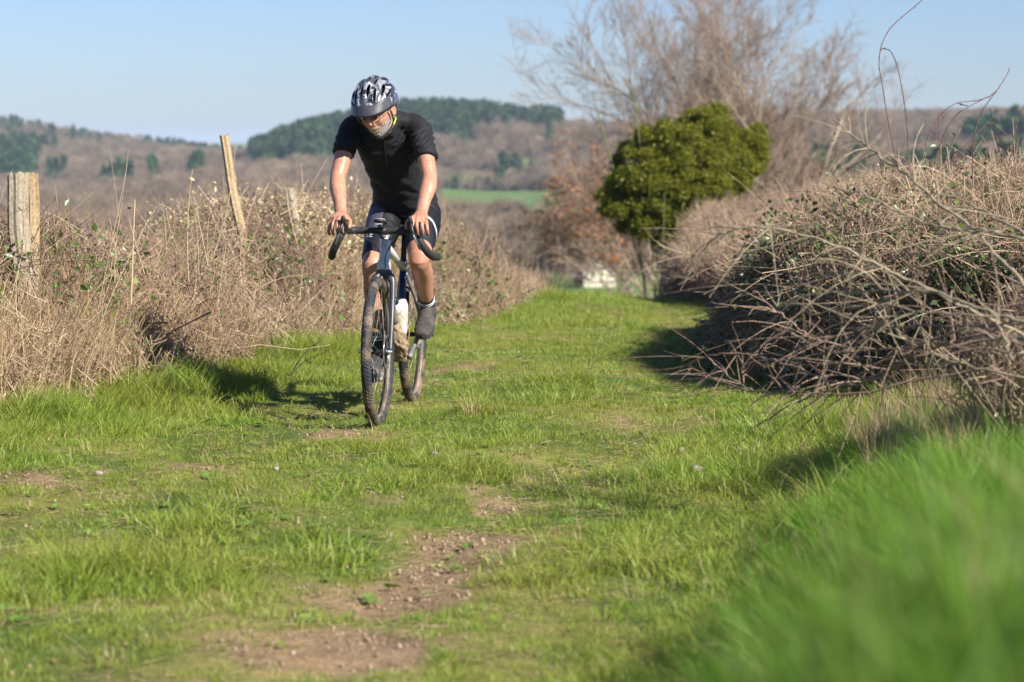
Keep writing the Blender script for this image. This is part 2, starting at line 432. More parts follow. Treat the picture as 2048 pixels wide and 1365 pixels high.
# grass tufts: curved tapering blades
def blades(n, h0, h1, rad, wid, lean, rg, K=4):
    a = rg.random(n)*2*math.pi; r = rad*np.sqrt(rg.random(n))
    base = np.stack([r*np.cos(a), r*np.sin(a), np.full(n,-.01)], 1)
    h = h0 + (h1-h0)*rg.random(n)**1.3
    la = a + rg.normal(0, .9, n); ln = lean*(.25+rg.random(n))
    d = np.stack([np.cos(la), np.sin(la)], 1)
    sd = rg.random(n)*2*math.pi; side = np.stack([np.cos(sd), np.sin(sd), np.zeros(n)], 1)
    V = []; 
    for k in range(K):
        t = k/(K-1); p = base.copy()
        off = h*ln*t**1.9; p[:,:2] += d*off[:,None]; p[:,2] += h*t*(1-.28*ln*t)
        w = wid*(.65+.7*rg.random(n)*0+.35)*(1-t**1.7*.93)
        V.append(p - side*w[:,None]/2 if hasattr(w,'shape') else p - side*w/2); V.append(p + side*(w[:,None] if hasattr(w,'shape') else w)/2)
    V = np.stack(V, 1).reshape(-1,3)
    b = (np.arange(n)*2*K)[:,None]
    F = np.concatenate([b + np.array([[2*k,2*k+1,2*k+3,2*k+2]]) for k in range(K-1)])
    return V, F, np.repeat(rg.random(n), 2*K)
def tuft(name, n, *a, rg=None, bias=0.0, **kw):
    B = Batch(); V,F,r = blades(n, *a, rg, **kw); B.add(V, F, np.clip(r+bias,0,1)); return B.mesh(name)
g1 = np.random.default_rng(11)
GR = []
for i in range(4): GR.append((tuft('short_tuft', 52, .015, .050, .085, .0036, 1.15, rg=g1), M['grass']))
for i in range(4): GR.append((tuft('medium_tuft', 56, .03, .10, .08, .0037, 1.05, rg=g1), M['grass']))
for i in range(4): GR.append((tuft('long_tuft', 60, .07, .21, .075, .0040, 1.0, rg=g1, K=5), M['grass']))
for i in range(2): GR.append((tuft('straw_tuft', 14, .03, .12, .05, .0024, 1.2, rg=g1), M['straw']))
BK = [(tuft('bank_tuft', 40, .12, .34, .07, .0075, .7, rg=g1, K=5), M['bank_grass']) for i in range(4)] + [(tuft('bank_straw', 14, .12, .36, .04, .004, .8, rg=g1, K=5), M['straw'])]

def dl_(x,y): return x-hedge_x(y)
def litter():
    g = np.random.default_rng(77)
    # crumbs of soil, small stones and bits of dead grass lying on the worn places
    var=[]
    for i in range(4):
        B_=Batch()
        for q in range(9):
            bm=bmesh.new(); bmesh.ops.create_icosphere(bm,subdivisions=1,radius=1)
            V=np.array([list(v.co) for v in bm.verts]); F=np.array([[v.index for v in f.verts] for f in bm.faces]); bm.free()
            r=g.uniform(.002,.0065); V=V*r*g.uniform(.6,1.3,3)*(1+.25*g.normal(0,1,(len(V),1)))+np.array([g.normal(0,.05),g.normal(0,.05),r*.3]); B_.add(V,F,g.random())
        var.append((B_.mesh('crumbs'),None))
    m=plant_mat('soil_crumbs',[(0,(.17,.11,.07)),(.5,(.30,.21,.135)),(.95,(.36,.27,.18)),(1,(.50,.44,.36))],None,0,.9); var=[(a,m) for a,_ in var]
    for i in range(3):
        n=18; p=g.normal(0,.06,(n,3)); p[:,2]=g.uniform(0,.012,n); d=g.normal(0,1,(n,3)); d[:,2]*=.12; d=norm(d); L=g.uniform(.012,.045,n)
        Q=p[:,None,:]+d[:,None,:]*(L[:,None]*np.linspace(0,1,3))[...,None]; V,F,own=tube_batch(Q,np.full((n,3),.0008),3); B_=Batch(); B_.add(V,F,g.random(n)[own]); var.append((B_.mesh('dead_bits'),M['straw']))
    n=26000; y=g.uniform(4.5,24,n)**1.0; x=g.uniform(-1,1,n)*(.235*y+.3); D=dirt(x,y); Rt=rut(x,y); nz=fbm(x,y,.22,55,3)
    keep=(g.random(n) < .30*D+.10*Rt+.03+.07*(nz<.42))&(bank(x,y)<.25)&(x>hedge_x(y)-.2); x,y,D=x[keep],y[keep],D[keep]; n=len(x)
    idx=np.where(g.random(n)<.15+.6*D, g.integers(0,4,n), g.integers(4,7,n))
    o=scatter('soil_litter',var,np.stack([x,y,ground_z(x,y)],1),np.stack([np.zeros(n),np.zeros(n),g.random(n)*6.28],1),g.uniform(.7,1.5,n),idx)
    tag(o,'crumbs of soil and bits of dead grass scattered over the worn track','dirt',kind='stuff')
litter()
def scatter_grass():
    g = np.random.default_rng(5)
    P_, I_, S_ = [], [], []
    for (y0, y1, dens) in ((3.2,6.5,300),(6.5,9,350),(9,12.5,380),(12.5,17,310),(17,24,230),(24,40,110)):
        w0 = .235*y1 + .6; n = int((y1-y0)*2*w0*dens)
        x = g.uniform(-w0, w0, n); y = g.uniform(y0, y1, n)
        keep = x > hedge_x(y) - .9
        keep &= ~(bank(x,y) > .25)
        D = dirt(x, y); Rt = rut(x, y)
        keep &= g.random(n) > D*.90
        keep &= g.random(n) > Rt*.30
        keep &= g.random(n) > .45*sstep(.52,.38,fbm(x,y,.22,55,3))*(dl_(x,y)>.6)
        x,y,D,Rt = x[keep],y[keep],D[keep],Rt[keep]; n = len(x)
        off = np.abs(x-path_x(y)); nz = fbm(x, y, .45, 51, 3); nz2 = fbm(x, y, 1.5, 61, 2)
        dl = x - hedge_x(y)
        L = .0 + .72*(nz-.5)*2 + .30*sstep(.9, 1.9, off) + .34*sstep(.85,.25,dl) - .35*Rt - .4*D + .12*sstep(14,22,y) + .35*(nz2-.5)
        L = L + .9*np.exp(-((x+1.35)/.35)**2-((y-7.3)/.35)**2)           # dark tussock near the front
        L = L + .5*np.exp(-((x-.15)/.8)**2-((y-9.6)/.5)**2)
        L = L + g.normal(0,.16,n)
        idx = np.where(L<.38, g.integers(0,4,n), np.where(L<.86, g.integers(4,8,n), g.integers(8,12,n)))
        yel = (g.random(n) < .006 + .016*(nz<.40)); idx = np.where(yel, g.integers(12,14,n), idx)
        s = (.62+.58*g.random(n))*np.where(idx<4, .75+.7*np.clip(L,0,.4), 1.0)*(1+.012*np.maximum(y-14,0))
        P_.append(np.stack([x,y,ground_z(x,y)],1)); I_.append(idx); S_.append(s)
    pts = np.concatenate(P_); idx = np.concatenate(I_); s = np.concatenate(S_); n = len(pts)
    rot = np.stack([g.normal(0,.12,n), g.normal(0,.12,n), g.random(n)*6.283], 1)
    o = scatter('grass', GR, pts, rot, s, idx)
    tag(o, 'short and tufted green grass growing over the track and verges', 'grass', kind='stuff')
    # the tall grass on the bank beside the camera
    P_, I_, S_ = [], [], []
    for (y0,y1,dens) in ((1.2,2.6,420),(2.6,5,230),(5,9.5,210),(9.5,13,150)):
        w1 = .30*y1 + .6; n = int((y1-y0)*(w1+.8)*dens)
        x = g.uniform(-.8, w1, n); y = g.uniform(y0, y1, n)
        b = bank(x,y); keep = b > .04 + .05*g.random(n)
        x,y,b = x[keep],y[keep],b[keep]; n=len(x)
        nz = fbm(x, y, .35, 71, 3)
        idx = np.where(g.random(n) < .10+.34*(nz<.43), 4, g.integers(0,4,n))
        s = (.42+.5*g.random(n))*(.6+.9*nz)*(.62+.55*sstep(.03,.3,b))*np.interp(y,[1.2,3,5],[.66,.74,.85])
        P_.append(np.stack([x,y,ground_z(x,y)],1)); I_.append(idx); S_.append(s)
    pts = np.concatenate(P_); idx = np.concatenate(I_); s = np.concatenate(S_); n = len(pts)
    rot = np.stack([g.normal(0,.15,n), g.normal(0,.15,n), g.random(n)*6.283], 1)
    o = scatter('bank_grass', BK, pts, rot, s, idx)
    tag(o, 'tall blurred green grass on the bank close to the viewer', 'grass', kind='stuff')
scatter_grass()

# ---------------------------------------------------------------- hedges
def rand_dirs(n, up, rg):
    d = rg.normal(0, 1, (n,3)); d[:,2] = np.abs(d[:,2])*.6 + up
    return norm(d)
def stems(n, spread, l0, l1, r0, r1, up, curl, rg, K=4, sides=3):
    p0 = rg.uniform(-spread, spread, (n,3)); d = rand_dirs(n, up, rg)
    L = rg.uniform(l0, l1, n); c = norm(rg.normal(0,1,(n,3)))*curl
    c[:,2] -= curl*.5
    t = np.linspace(-.5, .5, K)
    Pt = p0[:,None,:] + d[:,None,:]*(L[:,None]*t)[...,None] + c[:,None,:]*(L[:,None]*(t**2))[...,None]
    r = rg.uniform(r0, r1, n)[:,None]*np.linspace(1.1,.6,K)[None,:]
    V, F, own = tube_batch(Pt, r, sides)
    return V, F, rg.random(n)[own], Pt
def leaf_quads(pos, size, rg, jitter=.4):
    n = len(pos); a = norm(rg.normal(0,1,(n,3))); b = norm(np.cross(a, rg.normal(0,1,(n,3)))); nn = np.cross(a, b)
    s = size*(1-jitter + 2*jitter*rg.random(n))[:,None]
    V = np.stack([pos, pos+a*s*.5+b*s*.32+nn*s*.10, pos+a*s, pos+a*s*.5-b*s*.32+nn*s*.10], 1).reshape(-1,3)
    i = (np.arange(n)*4)[:,None]
    F = np.concatenate([i+np.array([[0,1,2]]), i+np.array([[0,2,3]])])
    return V, F, np.repeat(rg.random(n), 4)
def clump(name, parts):
    B = Batch()
    for V,F,r in parts: B.add(V,F,r)
    return B.mesh(name)
hg = np.random.default_rng(23)
def st(*a, **k):
    V,F,r,_ = stems(*a, rg=hg, **k); return V,F,r
TANGLE = [(clump('tangle', [st(62,.15,.10,.34,.0010,.0026,.8,.5), st(10,.12,.3,.55,.0020,.0038,1.3,.3), st(40,.16,.03,.10,.0010,.0020,.3,.8)]), M['bramble']) for i in range(4)]
SMALLBR = [(clump('small_dry', [st(120,.15,.04,.14,.0012,.0022,.5,.8), leaf_quads(hg.normal(0,.10,(26,3)), .020, hg)]), M['bramble']) for i in range(3)]
DARKTW = [(clump('dark_twigs', [st(26,.15,.2,.5,.0016,.0034,.7,.4), st(60,.16,.05,.14,.0010,.0018,.4,.6)]), M['bramble_dark']) for i in range(2)]
LEAFC = [(clump('leafy', [leaf_quads(hg.normal(0,.085,(46,3)), .034, hg)]), M['leaf_green']) for i in range(3)]
PALEC = [(clump('pale_leafy', [leaf_quads(hg.normal(0,.09,(90,3)), .030, hg)]), M['leaf_pale']) for i in range(2)]
DARKC = [(clump('dark_leafy', [leaf_quads(hg.normal(0,.10,(75,3)), .034, hg)]), M['leaf_dark']) for i in range(3)]
STRAWC = []
for i in range(3):
    V,F,r = blades(70, .25, .62, .12, .0045, .35, hg, K=5); STRAWC.append((clump('straw_stand', [(V,F,r)]), M['straw']))
def rotz_rand(n, rg, tilt=.35):
    return np.stack([rg.normal(0,tilt,n), rg.normal(0,tilt,n), rg.random(n)*6.283],1)

LT_Y = np.array([9,10.5,11.3,12.8,14,15.3,16.4,17.4,18.6,20.5,22.3,23.6,25,28,31])
LT_Z = np.array([1.28,1.20,1.10,.94,.84,.84,.92,1.06,.96,.78,.56,.36,.1,-.2,-.6])
def left_hedge():
    g = np.random.default_rng(31)
    root = empty('bramble_hedge', (float(hedge_x(15))-.4, 15, gz(float(hedge_x(15))-.4,15)))
    tag(root, 'long dry tan bramble hedge along the left side of the track behind the cyclist', 'hedge')
    inv = Vector(root.location)
    n = 24000
    y = g.uniform(9.0, 28, n); off = 1.35*g.random(n)**1.5
    x = hedge_x(y) - off + .04*g.normal(0,1,n)
    lump = fbm(x+3, y, .9, 81, 3)
    top = np.interp(y, LT_Y, LT_Z) - .17 + .34*(lump-.5)
    gr = ground_z(x, y); H = (top-gr)*(.30+.70*sstep(0,.42,off+.10*(lump-.5)))
    tz = g.random(n)**.8; z = gr + .04 + np.maximum(H-.10, .05)*tz
    vol = (H/1.15)*1.0
    keep = g.random(n) < np.clip(vol,0,1)*np.interp(y,[9,14,28],[.62,.62,.30])
    x,y,z,tz,off,lump = [a[keep] for a in (x,y,z,tz,off,lump)]; n=len(x)
    pts = np.stack([x,y,z],1) - np.array(inv)
    big = fbm(x*1.5+9, y, 1.1, 91, 3)
    # which clump stands where
    r = g.random(n)
    straw = ((y < 12.3)&(z < .50)&(r < .62)) | ((off<.25)&(z<.5)&(r<.22)) | ((y>19)&(r<.15))
    pale = (y>16.1)&(y<18.9)&(z>.45)&(r<.62)
    leaf = ~straw & ~pale & (r < .18 + .30*(big>.49) + .15*(y<13)*(z>.5))
    dark = ~straw & ~pale & ~leaf & (r < .26 + .36*(big>.48) + .25*(tz>.75))
    tang = ~(straw|pale|leaf|dark); sm = tang & (g.random(n) < .38); tang &= ~sm
    for nm, msk, var, s0, s1, tilt in (('dry_stems',tang,TANGLE,.75,1.2,.28),('short_twigs',sm,SMALLBR,.8,1.3,1.5),('dark_twigs',dark,DARKTW,.8,1.2,.3),
        ('green_leaves',leaf,LEAFC,.7,1.35,1.5),('pale_leaves',pale,PALEC,.8,1.25,1.5),('straw_stalks',straw,STRAWC,.55,1.05,.16)):
        k = int(msk.sum()); p = pts[msk].copy()
        if nm=='straw_stalks': p[:,2] -= .12
        if nm=='green_leaves': p[:,1] -= .10; p[:,0] += .05
        scatter(nm, var, p, rotz_rand(k,g,tilt), g.uniform(s0,s1,k), g.integers(0,len(var),k), root)
    # long single canes leaning out of it and up from the top
    N = 520; yy = g.uniform(10.6, 24, N); out = g.random(N)
    xx = hedge_x(yy) - .75*g.random(N)
    gr = ground_z(xx,yy); tp = np.interp(yy, LT_Y, LT_Z)-.12
    upw = g.random(N) < .45
    z0 = np.where(upw, gr+(tp-gr)*g.uniform(.4,.9,N), gr + (tp-gr)*g.uniform(0,.8,N))
    L = np.where(upw, g.uniform(.25,.52,N), g.uniform(.3,.9,N))*np.interp(yy,[10,24],[1,.75])
    d = np.stack([g.normal(.05,.35,N), g.normal(-.1,.35,N), np.where(upw, 1.0, g.normal(.25,.5,N))],1); d = norm(d)
    t = np.linspace(0,1,6); sag = np.where(upw, .12, .40)*g.random(N)
    cv = norm(g.normal(0,1,(N,3)))*.12
    Pt = np.stack([xx,yy,z0],1)[:,None,:] + d[:,None,:]*(L[:,None]*t)[...,None] + cv[:,None,:]*(L[:,None]*t**2)[...,None]
    Pt[:,:,2] -= (sag*L)[:,None]*t**2
    Rd = g.uniform(.0016,.0042,N)[:,None]*np.linspace(1,.45,6)[None,:]
    V,F,own = tube_batch(Pt - np.array(inv), Rd, 3)
    B = Batch(); B.add(V,F,g.random(N)[own])
    # side twigs on the upright canes
    ui = np.where(upw)[0]; k = 5
    bi = np.repeat(ui, k); tt = g.uniform(.3,.98,len(bi)); p = Pt[bi,0] + (Pt[bi,-1]-Pt[bi,0])*tt[:,None]
    d2 = norm(d[bi]*.7 + g.normal(0,.55,(len(bi),3))); L2 = g.uniform(.03,.14,len(bi))
    Pt2 = p[:,None,:] + d2[:,None,:]*(L2[:,None]*np.linspace(0,1,3))[...,None]
    V,F,own = tube_batch(Pt2-np.array(inv), np.full((len(bi),3),.0013), 3); B.add(V,F,(g.random(len(bi))*.6)[own])
    o = link('long_canes', B.mesh('long_canes'), M['bramble'], root); o['kind']='stuff'
    lp = Pt2[:,-1][g.random(len(Pt2))<.30]
    B = Batch(); B.add(*leaf_quads(lp-np.array(inv), .020, g)); 
    m = plant_mat('spring_buds', [(0,(.14,.22,.03)),(.6,(.25,.32,.05)),(1,(.5,.42,.2))], None, .3)
    o = link('buds', B.mesh('buds'), m, root); o['kind']='stuff'
    # a few thick reddish-tan canes seen singly
    for (pl, r) in (([(262,610),(264,560),(266,500),(268,440),(270,400)],.0052), ([(385,450),(352,487),(318,535),(275,590)],.0055),([(420,625),(390,640),(350,660),(300,690)],.006),
        ([(225,710),(190,740),(120,780),(60,830)],.005),([(300,690),(350,715),(400,745),(435,775)],.0045),([(560,430),(600,410),(640,405)],.004),([(455,700),(520,690),(600,700),(660,690)],.003),
        ([(410,770),(380,720),(350,700),(315,698)],.004),([(586,740),(600,718),(620,695),(638,684)],.003),([(575,755),(610,722),(660,700)],.0028)):
        yb = 11.2 + (sum(q[0] for q in pl)/len(pl))/520*2.3
        if pl[0][0] > 560 and pl[0][1] > 700: yb = 12.2
        q = np.array([[list(P(u,v,yb+.04*i)) for i,(u,v) in enumerate(pl)]])
        V,F,own = tube_batch(q-np.array(inv), np.linspace(r,r*.5,len(pl))[None,:], 5)
        link('cane', npmesh('cane', V, F, {'rnd': np.full(len(V), .75)}), M['bramble'], root)
left_hedge()

RF_Y = np.array([9.6,10.4,11.2,12,13,14.5,16,18,20,22.]); RF_X = np.array([3.45,3.05,2.52,1.95,1.53,1.36,1.48,1.70,1.9,2.05])
def right_hedge():
    g = np.random.default_rng(41)
    root = empty('bramble_thicket', (2.4, 14.0, gz(2.4,14)))
    tag(root, 'dense tangled bramble thicket with dark leaves and reddish canes on the right of the track', 'hedge')
    inv = np.array(root.location)
    n = 42000
    y = g.uniform(10.2, 19, n); d = 3.2*g.random(n)**1.25; x = np.interp(y,RF_Y,RF_X)+d
    lump = fbm(x, y, .8, 85, 3)
    H = .62*sstep(-.02,.30,d) + .30*np.minimum(d,1.35) + .30*(lump-.5)
    gr = near_z(x,y)
    t = g.random(n)**.55; z = gr+.05 + np.maximum(H-.12,.04)*t
    keep = (g.random(n) < np.interp(y,[10,13,19],[.60,.60,.42])*np.clip(H/1.1,.25,1)) & (x < .215*y*1.15+.4) & ((z > gr+H-.75) | (d<.9))
    x,y,z,d,t,H,lump = [a[keep] for a in (x,y,z,d,t,H,lump)]; n=len(x)
    pts = np.stack([x,y,z],1)-inv; r = g.random(n); big = fbm(x,y+z*1.5,.8,97,3)
    leftside = sstep(1.1,.3,d)
    dleaf = r < .05 + .34*leftside + .12*(big>.56)
    gleaf = ~dleaf & (r < .05+.34*leftside+.12*(big>.56)+.12+.10*(t>.8))
    dark = ~dleaf & ~gleaf & (g.random(n) < .26)
    rest = ~(dleaf|gleaf|dark); sm = rest & (g.random(n)<.45); rest &= ~sm
    for nm, msk, var, s0, s1, tilt in (('dry_stems',rest,TANGLE,.8,1.25,.7),('short_twigs',sm,SMALLBR,.8,1.3,1.5),('dark_twigs',dark,DARKTW,.8,1.2,.7),
        ('green_leaves',gleaf,LEAFC,.5,1.05,1.5),('dark_leaves',dleaf,DARKC,.7,1.2,1.5)):
        k = int(msk.sum()); scatter(nm, var, pts[msk], rotz_rand(k,g,tilt), g.uniform(s0,s1,k), g.integers(0,len(var),k), root)
    # free stems over the surface
    N=420; yy = g.uniform(10.8,18,N); dd = 2.2*g.random(N); xx = np.interp(yy,RF_Y,RF_X)+dd
    H = .66*sstep(-.02,.30,dd)+.30*np.minimum(dd,1.35); z0 = near_z(xx,yy)+H*g.uniform(.6,1.0,N)
    d3 = norm(np.stack([g.normal(-.35,.55,N), g.normal(-.3,.4,N), g.normal(.45,.45,N)],1)); L = g.uniform(.2,.75,N)
    tt = np.linspace(0,1,6)
    Pt = np.stack([xx,yy,z0],1)[:,None,:]+d3[:,None,:]*(L[:,None]*tt)[...,None]; Pt[:,:,2] -= (g.uniform(.1,.6,N)*L)[:,None]*tt**2
    V,F,own = tube_batch(Pt-inv, g.uniform(.0014,.0034,N)[:,None]*np.linspace(1,.5,6)[None,:], 3)
    B = Batch(); B.add(V,F,g.random(N)[own]); o = link('loose_stems', B.mesh('loose_stems'), M['bramble'], root); o['kind']='stuff'
    bi = np.repeat(np.arange(N), 6); q = Pt[bi, g.integers(1,6,len(bi))] + g.normal(0,.01,(len(bi),3))
    B = Batch(); B.add(*leaf_quads(q-inv, .022, g)); o = link('small_leaves', B.mesh('small_leaves'), M['leaf_green'], root); o['kind']='stuff'
    # red canes against the sky
    canes = [([(1800,345),(1793,320),(1785,285),(1772,220),(1765,170),(1757,130),(1762,90),(1780,55),(1812,28),(1845,0),(1862,-18)],.0042),
     ([(1822,350),(1820,330),(1816,290),(1814,240),(1803,170),(1793,125),(1782,102),(1768,97),(1760,100)],.0038),
     ([(1945,370),(1945,300),(1952,250),(1968,215),(1995,180),(2012,155),(2020,135)],.0040),
     ([(1845,320),(1852,284),(1867,249),(1890,220),(1914,205),(1955,202),(1981,193),(1993,183)],.0034),
     ([(1870,330),(1876,305),(1890,261),(1914,228),(1943,211),(1972,196),(1990,187)],.0036),
     ([(2016,340),(2022,310),(2031,258),(2040,228),(2052,205)],.0036),
     ([(1880,345),(1899,325),(1943,290),(1981,274),(2028,270)],.0028),
     ([(1980,217),(1990,255),(2002,281),(2010,320)],.0028),
     ([(1862,260),(1880,280),(1905,300),(1930,325)],.0022),([(1914,206),(1925,210),(1936,212)],.002),([(1870,248),(1885,236),(1900,227)],.0024),
     ([(1865,285),(1880,262),(1876,240)],.002),([(1958,262),(1970,252),(1983,246)],.0022),([(1900,330),(1920,300),(1950,275),(1958,262)],.0022)]
    mth = M['cane']
    for k,(pl,rad) in enumerate(canes):
        yb = 12.0 + .12*(k%5)
        q = np.array([list(P(u,v,yb+.03*i)) for i,(u,v) in enumerate(pl)])
        # resample smoothly
        s = np.linspace(0,len(q)-1,len(q)*3); q = np.stack([np.interp(s,np.arange(len(q)),q[:,c]) for c in range(3)],1)
        q[1:-1] = (q[:-2]+2*q[1:-1]+q[2:])/4
        V,F,own = tube_batch((q-inv)[None], np.linspace(rad,rad*.55,len(q))[None]*.78, 6)
        B = Batch(); B.add(V,F,.5)
        m_ = len(q)*3; ii = g.integers(1,len(q)-1,m_); ps = q[ii]+(q[ii+1]-q[ii])*g.random((m_,1)); dr = norm(g.normal(0,1,(m_,3)))
        V,F,own = tube_batch(np.stack([ps-inv, ps-inv+dr*.011],1), np.stack([np.full(m_,.0018),np.full(m_,.0002)],1), 3); B.add(V,F,.9)
        link('cane', B.mesh('cane'), mth, root)
right_hedge()

def mid_hedge():
    g = np.random.default_rng(43)
    root = empty('scrub_hedge', (2.4, 27, gz(2.4,27)))
    tag(root, 'low blurred brown twiggy hedge below the round green bush', 'hedge')
    inv = np.array(root.location); n = 12000
    y = g.uniform(21.5, 36, n); d = 3.6*g.random(n); x = 1.80+.045*(y-22)+ .5*sstep(25,21.5,y)*1.0 + d
    lump = fbm(x, y, 1.3, 86, 3); gr = near_z(x,y)
    top = .12 + .22*np.minimum(d,2.6) + .40*(lump-.5) + .10*sstep(22,30,y); top = np.minimum(top, gr+ .35+1.6*sstep(-.05,.5,d))
    H = np.maximum(top-gr,.1); t = g.random(n)**.6; z = gr + H*t*.93
    keep = (g.random(n) < .8) & ((z>top-.7)|(d<.7)); x,y,z,t,d = [a[keep] for a in (x,y,z,t,d)]; n=len(x); pts=np.stack([x,y,z],1)-inv
    r = g.random(n); dk = r<.35; lf = (r>=.35)&(r<.42); sm = (r>=.42)&(r<.75); tg = r>=.75
    for nm,msk,var in (('dark_twigs',dk,DARKTW),('leaves',lf,LEAFC),('short_twigs',sm,SMALLBR),('dry_stems',tg,TANGLE)):
        k=int(msk.sum()); scatter(nm,var,pts[msk],rotz_rand(k,g,.9),g.uniform(1.0,1.5,k),g.integers(0,len(var),k),root)
mid_hedge()

# ---------------------------------------------------------------- brushwood in front of the thicket
def brush():
    g = np.random.default_rng(47)
    root = empty('fallen_branches', (2.0, 8.6, gz(2.0,8.6)))
    tag(root, 'sprawling bare branches spilling from the right bank in front of the bramble thicket', 'branches')
    inv = np.array(root.location)
    c = lambda pts: [(1350+a*.4395, 300+b*.4395) for a,b in pts]
    BR = [
     (c([(100,580),(110,480),(180,400),(250,365),(400,350),(560,375),(700,425),(860,490),(950,540),(1080,600),(1200,650),(1360,740),(1600,850)]), 8.2,7.6,.010,'lichen'),
     (c([(690,175),(830,190),(990,260),(1120,330),(1240,365),(1380,365),(1480,380),(1620,420)]), 8.4,7.6,.010,'lichen'),
     (c([(720,-140),(800,-70),(890,0),(1000,70),(1130,175),(1250,280),(1370,360),(1420,430),(1500,520),(1620,640)]), 8.8,7.4,.011,'lichen'),
     (c([(440,720),(560,670),(700,650),(880,645),(1050,635),(1200,650),(1320,700),(1450,745),(1640,795)]), 8.0,7.2,.010,'lichen'),
     (c([(-5,1015),(80,960),(210,920),(330,930),(460,960),(600,1010),(760,1080),(900,1060),(1100,940),(1350,880),(1620,800)]), 8.9,7.8,.010,'branch_red'),
     (c([(60,980),(150,1030),(280,1085),(400,1100),(640,1105),(840,1125),(1100,1040),(1400,1000)]), 8.9,8.1,.008,'branch_red'),
     (c([(350,1270),(470,1190),(620,1120),(800,1060),(980,1010),(1100,900),(1300,820),(1620,770)]), 8.7,7.6,.009,'branch_red'),
     (c([(550,1290),(640,1190),(740,1080),(850,1020),(1000,920),(1150,860)]), 8.5,8.0,.006,'branch_red'),
     (c([(830,600),(900,710),(1000,830),(1110,900),(1250,960),(1380,1000),(1600,1040)]), 8.3,7.7,.009,'lichen'),
     (c([(620,750),(820,710),(950,700),(1120,740),(1300,750),(1620,765)]), 8.0,7.4,.008,'lichen'),
     (c([(460,820),(560,850),(720,850),(860,820),(1050,800),(1300,800),(1620,790)]), 8.2,7.4,.008,'branch_red'),
     (c([(360,640),(450,720),(560,810),(640,870),(800,900)]), 9.0,8.7,.009,'branch_red'),
     (c([(480,960),(660,930),(860,910),(1000,905),(1130,910),(1250,880),(1400,840),(1620,780)]), 8.3,7.6,.010,'branch_red'),
     (c([(640,1110),(720,1000),(830,880),(900,800),(1010,690)]), 8.4,8.2,.010,'branch_red'),
     (c([(1040,180),(1200,200),(1380,260),(1500,330),(1620,400)]), 8.6,8.0,.008,'lichen'),
     (c([(150,950),(220,1010),(300,1070),(360,1100)]), 8.9,8.6,.006,'branch_red'),
     (c([(560,770),(450,880),(400,900),(390,930)]), 8.8,8.8,.004,'branch_red'),
     (c([(300,950),(320,1010),(310,1060)]), 8.9,8.8,.005,'branch_red'),
     (c([(780,640),(850,560),(960,500),(1100,470),(1250,480),(1450,560),(1620,640)]), 8.8,8.0,.006,'branch_red'),
     (c([(1450,740),(1500,850),(1540,960)]), 7.2,7.0,.008,'lichen'),
     (c([(1380,860),(1460,860),(1530,850),(1620,860)]), 7.4,7.0,.010,'lichen'),
     (c([(700,720),(900,780),(1100,860),(1300,900),(1600,930)]), 8.2,7.5,.007,'branch_red'),
     (c([(480,640),(620,570),(800,560),(980,610),(1150,720),(1350,820),(1620,900)]), 8.7,7.6,.006,'branch_red')]
    for k,(pl,ya,yb,rad,mt) in enumerate(BR):
        n0=len(pl); q = np.array([list(P(u,v,ya+(yb-ya)*i/(n0-1))) for i,(u,v) in enumerate(pl)])
        s = np.linspace(0,n0-1,n0*4); q = np.stack([np.interp(s,np.arange(n0),q[:,c_]) for c_ in range(3)],1)
        for _ in range(3): q[1:-1] = (q[:-2]+2*q[1:-1]+q[2:])/4
        q[1:-1] += g.normal(0,.0035,(len(q)-2,3))
        L = len(q); rr = np.interp(np.linspace(0,1,L),[0,.3,1],[.35,.65,1])*rad*.58*(1+.12*g.normal(0,1,L))
        V,F,own = tube_batch((q-inv)[None], rr[None], 6); B = Batch(); B.add(V,F,.5)
        # side twigs
        m_ = int(L*.55); ii = g.integers(1,max(2,int(L*.8)),m_); p = q[ii]; dm = norm(q[0]-q[-1])
        d2 = norm(dm[None]*.8+g.normal(0,.65,(m_,3))); L2 = g.uniform(.05,.34,m_)
        t = np.linspace(0,1,5); cv = g.normal(0,.2,(m_,3)); cv[:,2]-=.2
        Q = p[:,None,:]+d2[:,None,:]*(L2[:,None]*t)[...,None]+cv[:,None,:]*(L2[:,None]*t**2)[...,None]
        V,F,own = tube_batch(Q-inv, (np.minimum(rr[ii],.004)*.7)[:,None]*np.linspace(1,.4,5)[None], 4); B.add(V,F,.5)
        o = link('branch', B.mesh('branch'), M[mt], root, smooth=True)
    # dead straw standing under them
    n=300; y = g.uniform(7.9,11.2,n); x = g.uniform(1.1,2.7,n); keep = (x > np.interp(y,[7.6,9,11.2],[1.35,1.5,2.0])+.25*g.normal(0,1,n)); x=x[keep];y=y[keep];n=len(x)
    pts = np.stack([x,y,near_z(x,y)],1)
    o = scatter('dead_straw', STRAWC, pts, rotz_rand(n,g,.25), g.uniform(.3,.55,n), g.integers(0,3,n)); tag(o,'pale dead straw standing under the bare branches on the right','grass',kind='stuff')
    root2 = empty('twiggy_shrub', (2.15, 8.4, gz(2.15,8.4)))
    tag(root2, 'blurred reddish twiggy shrub rising behind the bare branches at the right edge', 'shrub')
    n=230; pts = np.stack([g.uniform(-.55,.45,n), g.uniform(-.4,.5,n), .15+.85*g.random(n)],1)
    pts = pts[(pts[:,2] < .45+.9*(pts[:,0]+.5))]
    n=len(pts); scatter('twigs', DARKTW+SMALLBR, pts, rotz_rand(n,g,.7), g.uniform(.5,.9,n), g.integers(0,5,n), root2)
brush()

